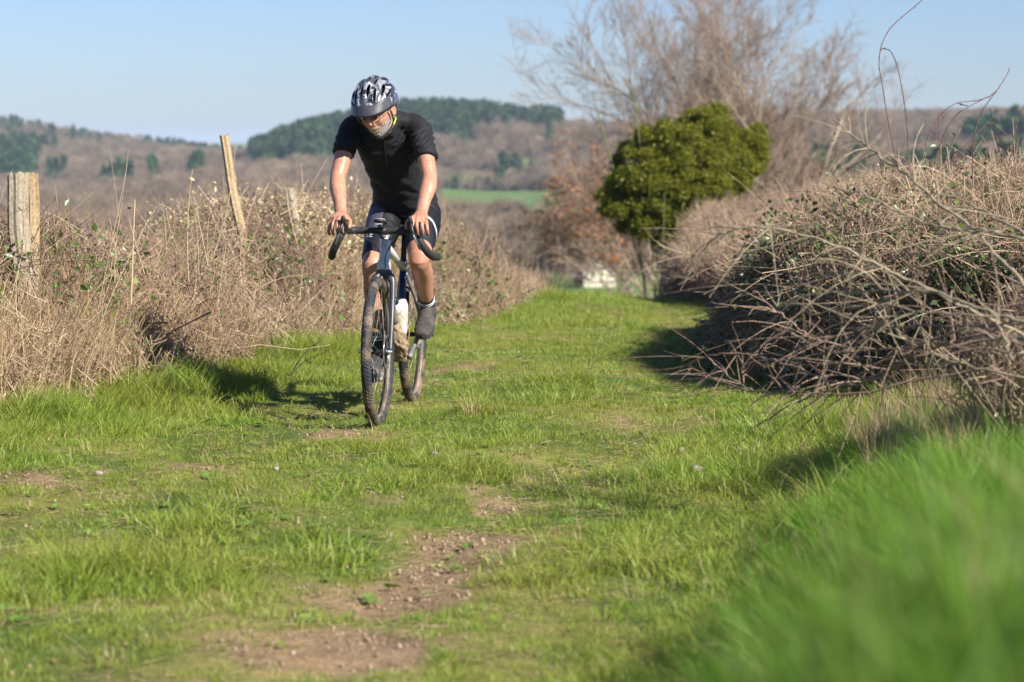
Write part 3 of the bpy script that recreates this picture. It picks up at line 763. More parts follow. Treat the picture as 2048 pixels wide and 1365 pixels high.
# ---------------------------------------------------------------- fence posts standing in the left hedge
def post(name, u0,v0,u1,v1,y,wid,label,mat='post',dep=None,split=0,knot=None, seed=0):
    g = np.random.default_rng(seed)
    top = P(u0,v0,y); bot = P(u1,v1,y); d = (bot-top).normalized()
    zb = gz(bot.x, y)
    bot2 = top + d*((top.z-zb+.05)/max(-d.z,.3)); h = (top-bot2).length
    o_ = bot2; root = empty(name, o_)
    tag(root, label, 'fence post')
    q = (top-bot2).normalized().to_track_quat('Z','Y')
    bm = bmesh.new(); ns=18; nz=26; ring=[]
    for k in range(nz+1):
        t=k/nz; z=h*t; r=[]
        for j in range(ns):
            a=2*math.pi*j/ns
            rad = wid/2*(1+.10*math.sin(a*2+seed)+.07*math.sin(a*5+seed*2)+ .05*float(vnoise(np.array([a*3+seed*7]),np.array([z*4]))[0]))*(1.10-.14*t)
            groove = -.16*max(0,math.sin(a*4+seed+math.sin(z*3)*.5))**6
            rad *= 1+groove
            if knot and abs(z-knot[0]*h)<.06: rad *= 1+.45*math.exp(-((z-knot[0]*h)/.03)**2)*max(0,math.cos(a-knot[1]))**2
            zz = z + (.025*float(vnoise(np.array([a*2.3+seed]),np.array([3.3]),.35)[0]) if k==nz else 0)
            r.append(bm.verts.new((math.cos(a)*rad+wid*.10*math.sin(z*6+seed), math.sin(a)*rad*(dep or 1)+wid*.08*math.sin(z*9+seed), zz)))
        ring.append(r)
    for k in range(nz):
        for j in range(ns): bm.faces.new((ring[k][j],ring[k][(j+1)%ns],ring[k+1][(j+1)%ns],ring[k+1][j]))
    c = bm.verts.new((0,0,h-.012))
    for j in range(ns): bm.faces.new((ring[-1][j],ring[-1][(j+1)%ns],c))
    me = bpy.data.meshes.new('shaft'); bm.to_mesh(me); bm.free()
    o = link('shaft', me, M[mat], root); root.rotation_mode='QUATERNION'; root.rotation_quaternion = q
    if split:
        bm = bmesh.new()
        for s in range(split):
            a = -math.pi/2 + (s-(split-1)/2)*.62 + g.normal(0,.05); z1=h*.99; z0=h*g.uniform(.2,.6); rr = wid/2*1.0
            prev=None
            for k in range(10):
                t=k/9; z=z1+(z0-z1)*t; a2 = a+.10*math.sin(t*5+s)
                p0=Vector((math.cos(a2-.035*(1-t*.8))*rr*1.015, math.sin(a2-.035*(1-t*.8))*rr*(dep or 1)*1.015, z)); p1=Vector((math.cos(a2+.035*(1-t*.8))*rr*1.015, math.sin(a2+.035*(1-t*.8))*rr*(dep or 1)*1.015, z))
                vs=(bm.verts.new(p0),bm.verts.new(p1))
                if prev: bm.faces.new((prev[0],prev[1],vs[1],vs[0]))
                prev=vs
        me=bpy.data.meshes.new('crack'); bm.to_mesh(me); bm.free(); link('crack', me, M['crack'], root)
post('fence_post', 33,352, 50,560, 11.85, .106, 'thick split weathered grey fence post with ragged top at the far left','post',.9,3,seed=3)
post('fence_post', 62,352, 68,560, 11.95, .052, 'slim honey brown stake standing against the thick grey fence post','post_gold',1.2,0,seed=5)
post('fence_post', 447,275, 476,430, 15.6, .064, 'tall leaning pale fence post with a knot rising high above the hedge','post_gold',1.0,1,(.80,math.pi*.9),seed=8)
post('fence_post', 580,380, 590,440, 16.3, .072, 'short dark grey fence post half sunk in the hedge near the cyclist','post',1.0,1,seed=9)

# ---------------------------------------------------------------- trees
def grow_tree(base, dirs, L, R0, levels, rg, up=.15, t0=.22):
    """returns [(Pts, Rad)] per level; levels: (children per branch, angle, length ratio, wobble, up)"""
    out = []; K = 7
    def shoot(p, d, L, r, wob, upb, r_end=.35, K=7):
        n = len(p); Q = np.zeros((n,K,3)); Q[:,0]=p; dd = d.copy(); step = (L/(K-1))[:,None]
        for k in range(1,K):
            dd = norm(dd + rg.normal(0,wob,(n,3)) + np.array([0,0,upb]))
            Q[:,k] = Q[:,k-1]+dd*step
        return Q, r[:,None]*np.linspace(1,r_end,K)[None,:]
    Q, Rr = shoot(np.array(base,float), norm(np.array(dirs,float)), np.array(L,float), np.array(R0,float), .07, up); out.append((Q,Rr))
    for li,(nc, ang, lr, wob, upb) in enumerate(levels):
        n = len(Q); pi = np.repeat(np.arange(n), nc); t = rg.uniform(t0 if li==0 else .22,1,len(pi))*(K-1)
        k = np.minimum(t.astype(int), K-2); f = (t-k)[:,None]
        p = Q[pi,k]*(1-f)+Q[pi,k+1]*f; td = norm(Q[pi,k+1]-Q[pi,k])
        rr = Rr[pi,k]*(1-f[:,0])+Rr[pi,k+1]*f[:,0]
        side = norm(np.cross(td, rg.normal(0,1,(len(pi),3)))); a = R(ang)*rg.uniform(.55,1.3,len(pi))
        d = td*np.cos(a)[:,None]+side*np.sin(a)[:,None]
        Lp = np.linalg.norm(Q[pi,-1]-Q[pi,0],axis=1)
        Ln = Lp*lr*rg.uniform(.6,1.25,len(pi))*(1.15-.45*t/(K-1))
        Q, Rr = shoot(p, d, Ln, rr*.62, wob, upb, K=4 if li==len(levels)-1 else 7); out.append((Q,Rr))
    return out
def build_tree(name, loc, label, bases, dirs, L, R0, levels, seed, trunk_mat, twig_mat, up=.12, minr=.004, leaf=None, cat='tree', group=None, split_level=1, t0=.22):
    g = np.random.default_rng(seed); root = empty(name, loc)
    tag(root, label, cat, group)
    lv = grow_tree(bases, dirs, L, R0, levels, g, up, t0)
    B = Batch()
    for Q,Rr in lv[:split_level+1]:
        V,F,own = tube_batch(Q, np.maximum(Rr,minr), 6); B.add(V,F,g.random(len(Q))[own])
    link('trunk', B.mesh('trunk'), trunk_mat, root, smooth=True)
    B = Batch()
    for Q,Rr in lv[split_level+1:]:
        V,F,own = tube_batch(Q, np.maximum(Rr,minr), 3); B.add(V,F,g.random(len(Q))[own])
    o = link('crown', B.mesh('crown'), twig_mat, root)
    if leaf:
        mat, cnt, size, sel = leaf
        Q = lv[-1][0]; pi = g.integers(0,len(Q),cnt); p = Q[pi, g.integers(1,4,cnt)]
        if sel: p = p[sel(p)]
        Bl = Batch(); Bl.add(*leaf_quads(p+g.normal(0,.03,p.shape), size, g)); o = link('leaves', Bl.mesh('leaves'), mat, root); o['kind']='stuff'
    return root
def at(u, y): return (u-1024)/FPX*y

# big bare tree behind the green bush
y=62.; x=at(1462,y); z=gz(x,y)
gt=np.random.default_rng(3); nb=15
bases=[(gt.normal(0,.35),gt.normal(0,.3),.0) for _ in range(nb)]
dirs=[(math.cos(a)*s_*.64, math.sin(a)*s_*.64, 1.0) for a,s_ in zip(np.linspace(0,2*math.pi*(1-1/nb),nb)+.3, [.55,.72,.30,.74,.5,.78,.2,.62,.4,.75,.5,.15,.8,.35,.68])]
build_tree('bare_tree', (x,y,z), 'large spreading leafless tree behind the round green bush', bases, dirs, gt.uniform(6.4,8.4,nb), gt.uniform(.055,.085,nb),
   [(14,40,.46,.10,.06),(12,40,.46,.13,.06),(8,40,.48,.15,.05)], 5, M['bark_grey'], M['twig_brown'], .05, .0045)
# tree with a few rusty leaves leaning out to the left
y=52.; x=at(1425,y); z=gz(x,y)
bases=[(gt.normal(0,.3),gt.normal(0,.3),0) for _ in range(9)]
dirs=[(-.65,-.1,1),(-.5,.1,1),(-.85,.1,1),(-.35,-.2,1),(-.2,.2,1),(-.6,.3,1),(-.95,-.2,1),(-.75,.3,1),(-.8,0,1)]
build_tree('rusty_tree', (x,y,z), 'leafless tree leaning left with a few rusty brown leaves over the valley', bases, dirs, gt.uniform(3.9,4.9,9), gt.uniform(.04,.06,9),
   [(11,38,.44,.13,.0),(11,42,.46,.15,.0),(9,42,.50,.17,.0)], 15, M['bark_grey'], M['twig_scrub'], .0, .0036, (M['leaf_rust'], 5200, .075, lambda p: (p[:,0] < -1.9+.5*np.sin(p[:,1]*3))&(p[:,2]>2.6)), t0=.62)
# bare scrub: grey brown shrubs below and right
def scrub(u, y, w, h, seed, label, mt='twig_scrub', n=9, lv=((7,36,.5,.15,.0),(8,40,.5,.17,-.01),(6,40,.55,.18,-.02)), sag=0.0, minr=.0042, name='bare_shrub'):
    g=np.random.default_rng(seed); x=at(u,y); z=gz(x,y)
    bases=[(g.normal(0,w*.16),g.normal(0,w*.16),0) for _ in range(n)]
    dirs=[(g.normal(0,.5)*w/h, g.normal(0,.4)*w/h, 1) for _ in range(n)]
    build_tree(name,(x,y,z),label,bases,dirs,g.uniform(.5,.85,n)*h,g.uniform(.02,.035,n),list(lv),seed+100,M['bark_grey'],M[mt],.02,minr,cat='shrub')
scrub(1045,64,1.9,3.6,61,'grey brown leafless shrub standing left of the cream house in the gap')
scrub(1590,55,4.2,5.0,63,'reddish brown leafless shrub right behind the round green bush','twig_red',12)
scrub(1680,60,4.6,5.3,64,'reddish brown leafless shrub beyond the bramble thicket','twig_red',12)
scrub(1510,48,3.4,3.6,65,'tan leafless shrub at the right foot of the round green bush','twig_scrub',10)
scrub(1310,50,3.0,3.2,67,'low grey leafless shrub under the dark left side of the green bush')
scrub(1765,62,3.8,3.6,68,'small reddish leafless shrub farthest right beyond the bramble thicket','twig_red',10)

# round green bush (yew): stems and lumpy foliage sprays
def green_bush():
    g=np.random.default_rng(71); y=41.; x=at(1375,y); z=gz(x,y)
    root=empty('green_bush',(x,y,z)); tag(root,'rounded dense yellow-green evergreen bush in front of the bare tree','bush')
    s=y/FPX; cz = CH-(372-HOR)*s - z
    # lobes given in pixels relative to the bush centre (dx, dz up, radius)
    P_=[];N_=[]
    # body outline (pixels from the centre at 1375,378): an uneven ellipsoid; lobes sit all over it
    poly=np.array([(1420,212),(1478,222),(1530,262),(1552,310),(1530,352),(1508,400),(1455,445),(1405,492),(1340,505),(1278,482),(1222,436),(1222,385),(1246,335),(1284,282),(1345,236)],float)
    ctr=np.array([1385.,372.]); nl=0
    for q in range(240):
        e=g.integers(0,len(poly)); f=g.random(); e0=poly[e]*(1-f)+poly[(e+1)%len(poly)]*f
        k_=g.random()**.55; pt=ctr+(e0-ctr)*k_*g.uniform(.88,1.03); dep=-math.sqrt(max(0,1-k_*k_))*95*(1 if g.random()<.8 else -1)
        r_=g.uniform(8,19); lit=1
        c=np.array([pt[0]-1385, dep+g.normal(0,8), 372-pt[1]])
        k=int(40+r_*3.0); dd=norm(g.normal(0,1,(k,3))+np.array([0,0,.25])); lo=np.array([1.15,1,.75])
        P_.append(np.array([at(1368,y)-x,0,cz])+(c+dd*lo*(r_*g.uniform(.55,1.0,k)**.7)[:,None])*s); N_.append(dd+.4*c/120)
    k=500; d=norm(g.normal(0,1,(k,3))); P_.append(np.array([0,0,cz])+d*np.array([105,80,80])*s*g.uniform(.75,1,k)[:,None]); N_.append(d)
    pts=np.concatenate(P_); nn=np.concatenate(N_)
    spray=[]
    for i in range(4):
        k=40; d=rand_dirs(k,.5,g); L=g.uniform(.02,.10,k); p=d*L[:,None]
        spray.append((clump('spray',[leaf_quads(p+g.normal(0,.02,(k,3)),.036,g)]),M['yew']))
    n=len(pts); up=nn+np.array([0,0,.5]); yaw=np.arctan2(up[:,1],up[:,0]); tilt=np.arctan2(np.hypot(up[:,0],up[:,1]),up[:,2])
    rot=np.stack([np.zeros(n),tilt*.8,yaw],1)
    scatter('foliage',spray,pts,rot,g.uniform(.45,1.0,n)+.5*(g.random(n)<.05),g.integers(0,4,n),root)
    # stems
    k=22; base=np.stack([g.normal(-.50,.15,k),g.normal(0,.3,k),np.zeros(k)],1); top=np.stack([g.normal(-.2,.8,k),g.normal(0,.5,k),g.uniform(.8,1.6,k)*cz],1)
    t=np.linspace(0,1,5); Q=base[:,None,:]+(top-base)[:,None,:]*t[None,:,None]
    V,F,own=tube_batch(Q,np.full((k,5),.022)*np.linspace(1,.4,5),5); link('trunk',npmesh('trunk',V,F),M['yew_stem'],root,smooth=True)
green_bush()

# ---------------------------------------------------------------- distant woods
def far_woods():
    g=np.random.default_rng(81)
    def m_tree(name, lo, hi, vs=.25):
        m,nt,b=mat_new(name); oi=nt.nodes.new('ShaderNodeObjectInfo').outputs['Random']; rnd=attr(nt,'rnd')
        f=math_(nt,'ADD',math_(nt,'MULTIPLY',oi,.7),math_(nt,'MULTIPLY',rnd,.3))
        nt.links.new(ramp(nt,f,[(0,lo),(1,hi)]),b.inputs['Base Color']); b.inputs['Roughness'].default_value=.9; b.inputs['Specular IOR Level'].default_value=.1
        return m
    mc=m_tree('conifer_foliage',(.018,.045,.022),(.05,.10,.04)); mb=m_tree('bare_wood_twigs',(.075,.055,.04),(.33,.25,.175))
    con=[];dec=[]
    for i in range(4):
        B=Batch(); k=130; t=g.random(k)**.8; a=g.random(k)*6.283; r=(1-t)*.19*g.uniform(.5,1.1,k)+.01
        p=np.stack([r*np.cos(a),r*np.sin(a),.12+.88*t-.04],1); B.add(*leaf_quads(p,.14,g)); 
        V,F,own=tube_batch(np.array([[[0,0,-.05],[0,0,.5],[0,0,.98]]]),np.array([[.014,.010,.003]]),4); B.add(V,F,0.)
        ang=np.arange(9)/9*6.283; cv=np.concatenate([np.stack([.13*np.cos(ang),.13*np.sin(ang),np.full(9,.15)],1),[[0,0,.95]]]); B.add(cv,np.array([[j,(j+1)%9,9] for j in range(9)]),.2)
        con.append((B.mesh('conifer'),mc))
        B=Batch(); k=260; d=norm(g.normal(0,1,(k,3))); p=d*(g.uniform(.45,1,k)**.5)[:,None]*np.array([.36,.36,.38])+np.array([0,0,.60])
        up=norm(d+np.array([0,0,.7])); Q=np.stack([p,p+up*.10],1); V,F,own=tube_batch(Q,np.tile([.006,.003],(k,1)),3); B.add(V,F,g.random(k)[own])
        k=12; d=norm(np.stack([g.normal(0,.6,k),g.normal(0,.6,k),np.ones(k)],1)); Q=np.stack([np.tile([0,0,.15],(k,1)),np.array([0,0,.15])+d*.35,np.array([0,0,.2])+d*.68],1)
        V,F,own=tube_batch(Q,np.tile([.014,.010,.004],(k,1)),4); B.add(V,F,.8)
        V,F,own=tube_batch(np.array([[[0,0,-.05],[0,0,.3]]]),np.array([[.022,.016]]),5); B.add(V,F,.8)
        p=norm(g.normal(0,1,(90,3)))*np.array([.30,.30,.32])+np.array([0,0,.58]); B.add(*leaf_quads(p,.085,g))
        dec.append((B.mesh('broadleaf'),mb))
    P_,K_,S_=[],[],[]
    for (y0,y1,sp) in ((430,650,6.5),(650,1000,8.5),(1000,1250,8.5),(1250,1700,7.2),(1700,2080,10.5)):
        U0,U1=-500,2550; area=(U1-U0)/FPX*(y0+y1)/2*(y1-y0); n=int(area/sp**2)
        yy=np.sqrt(g.uniform(y0**2,y1**2,n)); u=g.uniform(U0,U1,n); xx=(u-1024)/FPX*yy
        nn=fbm(xx,yy,130,11,3); c=cover(u,yy,nn)
        keep=(c>0)
        # trees hidden well behind the crest of a ridge add nothing
        v=far_v(u,yy); P_.append(np.stack([xx,yy,ground_z(xx,yy)],1)[keep]); K_.append(c[keep]); S_.append(np.where(c==2,np.where(yy>1850,g.uniform(8,13,n),g.uniform(14,19,n)),g.uniform(7,12,n))[keep])
    # hedgerow trees along the field edges
    for (ua,ya,ub,yb,k) in ((330,905,560,890,40),(880,1128,1130,1135,50),(1690,1065,1890,1055,40),(860,1235,1140,1215,60),(1690,900,1890,900,40)):
        t=g.random(k); u=ua+(ub-ua)*t; yy=ya+(yb-ya)*t+g.normal(0,3,k); xx=(u-1024)/FPX*yy
        P_.append(np.stack([xx,yy,ground_z(xx,yy)],1)); K_.append(np.where(g.random(k)<.2,2,1)); S_.append(g.uniform(3,8,k))
    pts=np.concatenate(P_);kk=np.concatenate(K_);ss=np.concatenate(S_)
    for nm,var,c,lab in (('conifer_forest',con,2,'dark blue-green conifer forest covering the distant hilltops'),('bare_woodland',dec,1,'hazy brown leafless woodland covering the valley slopes')):
        m_=kk==c; n=int(m_.sum()); rot=np.stack([np.zeros(n),np.zeros(n),g.random(n)*6.283],1)
        o=scatter(nm,var,pts[m_],rot,ss[m_],g.integers(0,4,n)); tag(o,lab,'forest',kind='stuff'); print(nm,n)
far_woods()

# ---------------------------------------------------------------- houses in the valley
def box(bm, x0,x1,y0,y1,z0,z1):
    v=[bm.verts.new(p) for p in ((x0,y0,z0),(x1,y0,z0),(x1,y1,z0),(x0,y1,z0),(x0,y0,z1),(x1,y0,z1),(x1,y1,z1),(x0,y1,z1))]
    for f in ((3,2,1,0),(4,5,6,7),(0,1,5,4),(1,2,6,5),(2,3,7,6),(3,0,4,7)): bm.faces.new([v[i] for i in f])
def bm_obj(name, bm, mat, parent=None, smooth=False):
    bmesh.ops.recalc_face_normals(bm, faces=bm.faces)
    me=bpy.data.meshes.new(name); bm.to_mesh(me); bm.free(); return link(name, me, mat, parent, smooth)
M['cream']=simple('cream_render',(.76,.69,.52),.85,0,.06,2); M['white_r']=simple('white_render',(.74,.70,.64),.85,0,.06,2)
M['slate']=simple('slate_roof',(.10,.11,.14),.6,0,.2,3); M['redroof']=simple('clay_roof',(.33,.17,.10),.8,0,.2,3); M['glass']=simple('window_glass',(.03,.04,.05),.15)
M['green_door']=simple('dark_green_paint',(.02,.07,.04),.5)
def house(u, v, y, w, hE, hR, dpt, label, wall='white_r', roof='slate', rz=0.0, gable=True, wins=((-.25,.45),(.2,.45)), door=None):
    x=at(u,y); z=P(u,v,y).z; zg=gz(x,y); z=min(z,zg)-.3
    root=empty('house',(x,y,z),rz); tag(root,label,'house','far farm houses' if y>900 else None)
    bm=bmesh.new()
    if gable: pr=[(-w/2,0),(w/2,0),(w/2,hE),(0,hR-.05),(-w/2,hE)]; f0=[bm.verts.new((a,0,b)) for a,b in pr]; f1=[bm.verts.new((a,dpt,b)) for a,b in pr]
    else: pr=[(0,0),(dpt,0),(dpt,hE),(dpt/2,hR-.05),(0,hE)]; f0=[bm.verts.new((-w/2,a,b)) for a,b in pr]; f1=[bm.verts.new((w/2,a,b)) for a,b in pr]
    bm.faces.new(f0); bm.faces.new(f1[::-1])
    for i in range(5): bm.faces.new((f0[i],f0[(i+1)%5],f1[(i+1)%5],f1[i]))
    bm_obj('wall',bm,M[wall],root)
    bm=bmesh.new(); t=.16
    for s in (-1,1):
        if gable:
            ov=.2; ex=(w/2+ov)*s; ez=hE-(hR-hE)/(w/2)*ov; a=[(0,hR),(ex,ez),(ex,ez+t),(0,hR+t)]; q0=[bm.verts.new((p,-.12,r)) for p,r in a]; q1=[bm.verts.new((p,dpt+.2,r)) for p,r in a]
        else:
            c=dpt/2; ov=.3; ey=c+(c+ov)*s; ez=hE-(hR-hE)/c*ov; a=[(c,hR),(ey,ez),(ey,ez+t),(c,hR+t)]; q0=[bm.verts.new((-w/2-.2,p,r)) for p,r in a]; q1=[bm.verts.new((w/2+.2,p,r)) for p,r in a]
        bm.faces.new(q0); bm.faces.new(q1[::-1])
        for i in range(4): bm.faces.new((q0[i],q0[(i+1)%4],q1[(i+1)%4],q1[i]))
    rf=bm_obj('roof',bm,M[roof],root)
    bm=bmesh.new(); box(bm,w*.2,w*.2+.6,dpt*.5-.3,dpt*.5+.3,hR-.8,hR+.9); bm_obj('chimney',bm,M['redroof'],rf) if not gable else bm.free()
    for (a,b) in wins:
        bm=bmesh.new(); box(bm,a*w-.32,a*w+.32,-.06,.05,b*hE-.1,b*hE+.75); fr=bm_obj('window',bm,M['white_r'],root)
        bm=bmesh.new(); box(bm,a*w-.26,a*w+.26,-.075,-.05,b*hE-.04,b*hE+.69); bm_obj('pane',bm,M['glass'],fr)
    if door is not None:
        bm=bmesh.new(); box(bm,door*w-.5,door*w+.5,-.05,.05,0,1.9); bm_obj('door',bm,M['green_door'],root)
house(1199,570,400,5.3,2.75,4.4,9,'cream gabled house with one small window seen beyond the crest of the track','cream','slate',0,True,((-.20,.80),),None)
house(1158,570,402,1.6,1.9,2.4,3,'small dark green shed beside the cream gabled house','green_door','slate',0,False,())
for (u,v,yy,w,lab,wl,rf_) in ((962,384,1142,5,'tiny white cottage beside the dark conifers on the far farm','white_r','slate'),(1028,386,1140,8,'white farmhouse with dark roof left of the blue roofed barns','white_r','slate'),
    (1060,387,1138,10,'long low barn with blue slate roof on the far farm','slate','slate'),(1085,384,1146,8,'pinkish house behind the long barn on the far farm','white_r','redroof'),(1112,387,1140,8,'rightmost slate barn of the far farm','slate','slate'),
    (1160,350,1180,6,'white house half hidden behind the rusty leaved tree','white_r','slate')):
    house(u,v,yy,w,3.2,5.6,7,lab,wl,rf_,R(random.uniform(-25,25)),False,((-.25,.35),(.2,.35)))
house(116,262,1985,12,4,8,8,'lone pinkish house on the skyline of the left hill','white_r','redroof',0,False,((-.25,.4),(.2,.4)))

# ---------------------------------------------------------------- haze
bm=bmesh.new(); box(bm,-60000,60000,-60,27000,ZMIN-1.5,52)
mh=bpy.data.materials.new('valley_haze'); mh.use_nodes=True; nt=mh.node_tree; nt.nodes.clear()
out=nt.nodes.new('ShaderNodeOutputMaterial'); pv=nt.nodes.new('ShaderNodeVolumePrincipled'); pv.inputs['Color'].default_value=(.72,.85,1,1); pv.inputs['Density'].default_value=.00011
nt.links.new(pv.outputs[0],out.inputs['Volume'])
hz=bm_obj('haze',bm,mh); tag(hz,'thin pale haze filling the valley air',kind='stuff')

# ================================================================ bicycle and rider
# local frame: B(s, l, z): s metres forward of the rear axle, l to the rider's left, z above the ground
YAW = math.atan(.115)
LOC = Vector((-.509, 12.343, 0)); LOC.z = gz(-.57, 11.8) - .012
def B(s, l, z): return Vector((l, -s, z))
M['tyre'], nt, b = mat_new('muddy_tyre_rubber'); co = objco(nt)
n = noise(nt, 9, 5, co, .65); c = ramp(nt, n, [(.46,(.020,.022,.027)),(.54,(.09,.07,.05)),(.68,(.24,.17,.11))]); nt.links.new(c, b.inputs['Base Color']); b.inputs['Roughness'].default_value=.75; bump(nt,b,noise(nt,60,4,co),.5,.003)
M['mud'] = simple('caked_mud', (.27,.195,.125), .95, 0, .35, 25, .9)
M['mudspat'], nt, b = mat_new('mud_spattered_metal'); co = objco(nt)
n = noise(nt, 14, 6, co, .7); c = ramp(nt, n, [(.42,(.05,.055,.06)),(.52,(.20,.15,.10)),(.7,(.30,.22,.15))]); nt.links.new(c, b.inputs['Base Color']); b.inputs['Roughness'].default_value=.8
M['titan'] = simple('bare_titanium', (.62,.595,.575), .38, .25, .12, 25)
M['blue'] = simple('deep_blue_paint', (.02,.055,.12), .3, .2, .2, 8)
M['fork'] = simple('dark_slate_carbon', (.05,.053,.062), .38, .0, .3, 20)
M['black'] = simple('black_plastic', (.018,.018,.02), .4, 0, .2, 20)
M['tape'] = simple('black_bar_tape', (.022,.021,.022), .65, 0, .3, 60, .4)
M['alloy'] = simple('silver_alloy', (.55,.55,.56), .3, .9, .1, 30)
M['dirtyalloy'] = simple('grey_crank_metal', (.26,.25,.24), .45, .5, .4, 18)
M['rimc'] = simple('muddy_rim', (.20,.15,.11), .7, 0, .5, 10)
M['spoke'] = simple('steel_spoke', (.35,.33,.30), .4, .7, .2, 20)
M['bottle'], nt, b = mat_new('muddy_white_bottle'); co=objco(nt); n=noise(nt,12,5,co,.7)
nt.links.new(ramp(nt,n,[(.45,(.74,.74,.74)),(.58,(.50,.43,.34)),(.75,(.28,.21,.14))]), b.inputs['Base Color']); b.inputs['Roughness'].default_value=.45
M['pink'] = simple('pink_lit_screen', (.62,.42,.50), .25, 0, .05, 5)
M['white'] = simple('white_print', (.8,.8,.8), .6, 0, .02, 5)
M['copper'] = simple('pale_cable', (.62,.40,.30), .5, .1, .1, 20)

def curve_pts(pts, n):
    q = np.array([list(p) for p in pts], float); s = np.linspace(0,len(q)-1,n)
    # Catmull-Rom
    out=[]
    for t in s:
        i=min(int(t),len(q)-2); f=t-i; p0=q[max(i-1,0)];p1=q[i];p2=q[i+1];p3=q[min(i+2,len(q)-1)]
        out.append(.5*((2*p1)+(-p0+p2)*f+(2*p0-5*p1+4*p2-p3)*f*f+(-p0+3*p1-3*p2+p3)*f**3))
    return np.array(out)
def tube_obj(name, pts, r, mat, parent, sides=10, n=None, smooth=True, spline=True):
    q = curve_pts(pts, n or max(2,len(pts)*5)) if (spline and len(pts)>2) else np.array([list(p) for p in pts],float)
    if not (spline and len(pts)>2) and n: s=np.linspace(0,len(q)-1,n); q=np.stack([np.interp(s,np.arange(len(q)),q[:,c]) for c in range(3)],1)
    rr = np.full(len(q), r) if np.isscalar(r) else np.interp(np.linspace(0,1,len(q)), np.linspace(0,1,len(r)), r)
    V,F,own = tube_batch(q[None], rr[None], sides, cap=True)
    o = link(name, npmesh(name,V,F), mat, parent, smooth)
    return o
def obj_box(name, cx, size, mat, parent, rot=(0,0,0), bev=.3):
    bm=bmesh.new(); x,y,z=[a/2 for a in size]; box(bm,-x,x,-y,y,-z,z)
    if bev: bmesh.ops.bevel(bm, geom=list(bm.edges), offset=min(size)*bev*.5, segments=2, affect='EDGES')
    bmesh.ops.rotate(bm, verts=bm.verts, cent=(0,0,0), matrix=Euler(rot).to_matrix())
    bmesh.ops.translate(bm, verts=bm.verts, vec=cx); return bm_obj(name,bm,mat,parent,True)
def lathe_x(name, prof, c, mat, parent, n=64, smooth=True):
    """rings around the local X axis; prof [(x, r)]"""
    a=np.arange(n)/n*2*math.pi; V=np.concatenate([np.stack([np.full(n,c[0]+x), c[1]+r*np.cos(a), c[2]+r*np.sin(a)],1) for x,r in prof])
    i=np.arange(len(prof)-1)[:,None]*n+np.arange(n)[None]; j=np.arange(len(prof)-1)[:,None]*n+((np.arange(n)+1)%n)[None]
    F=np.stack([i,j,j+n,i+n],-1).reshape(-1,4); return link(name,npmesh(name,V,F),mat,parent,smooth)

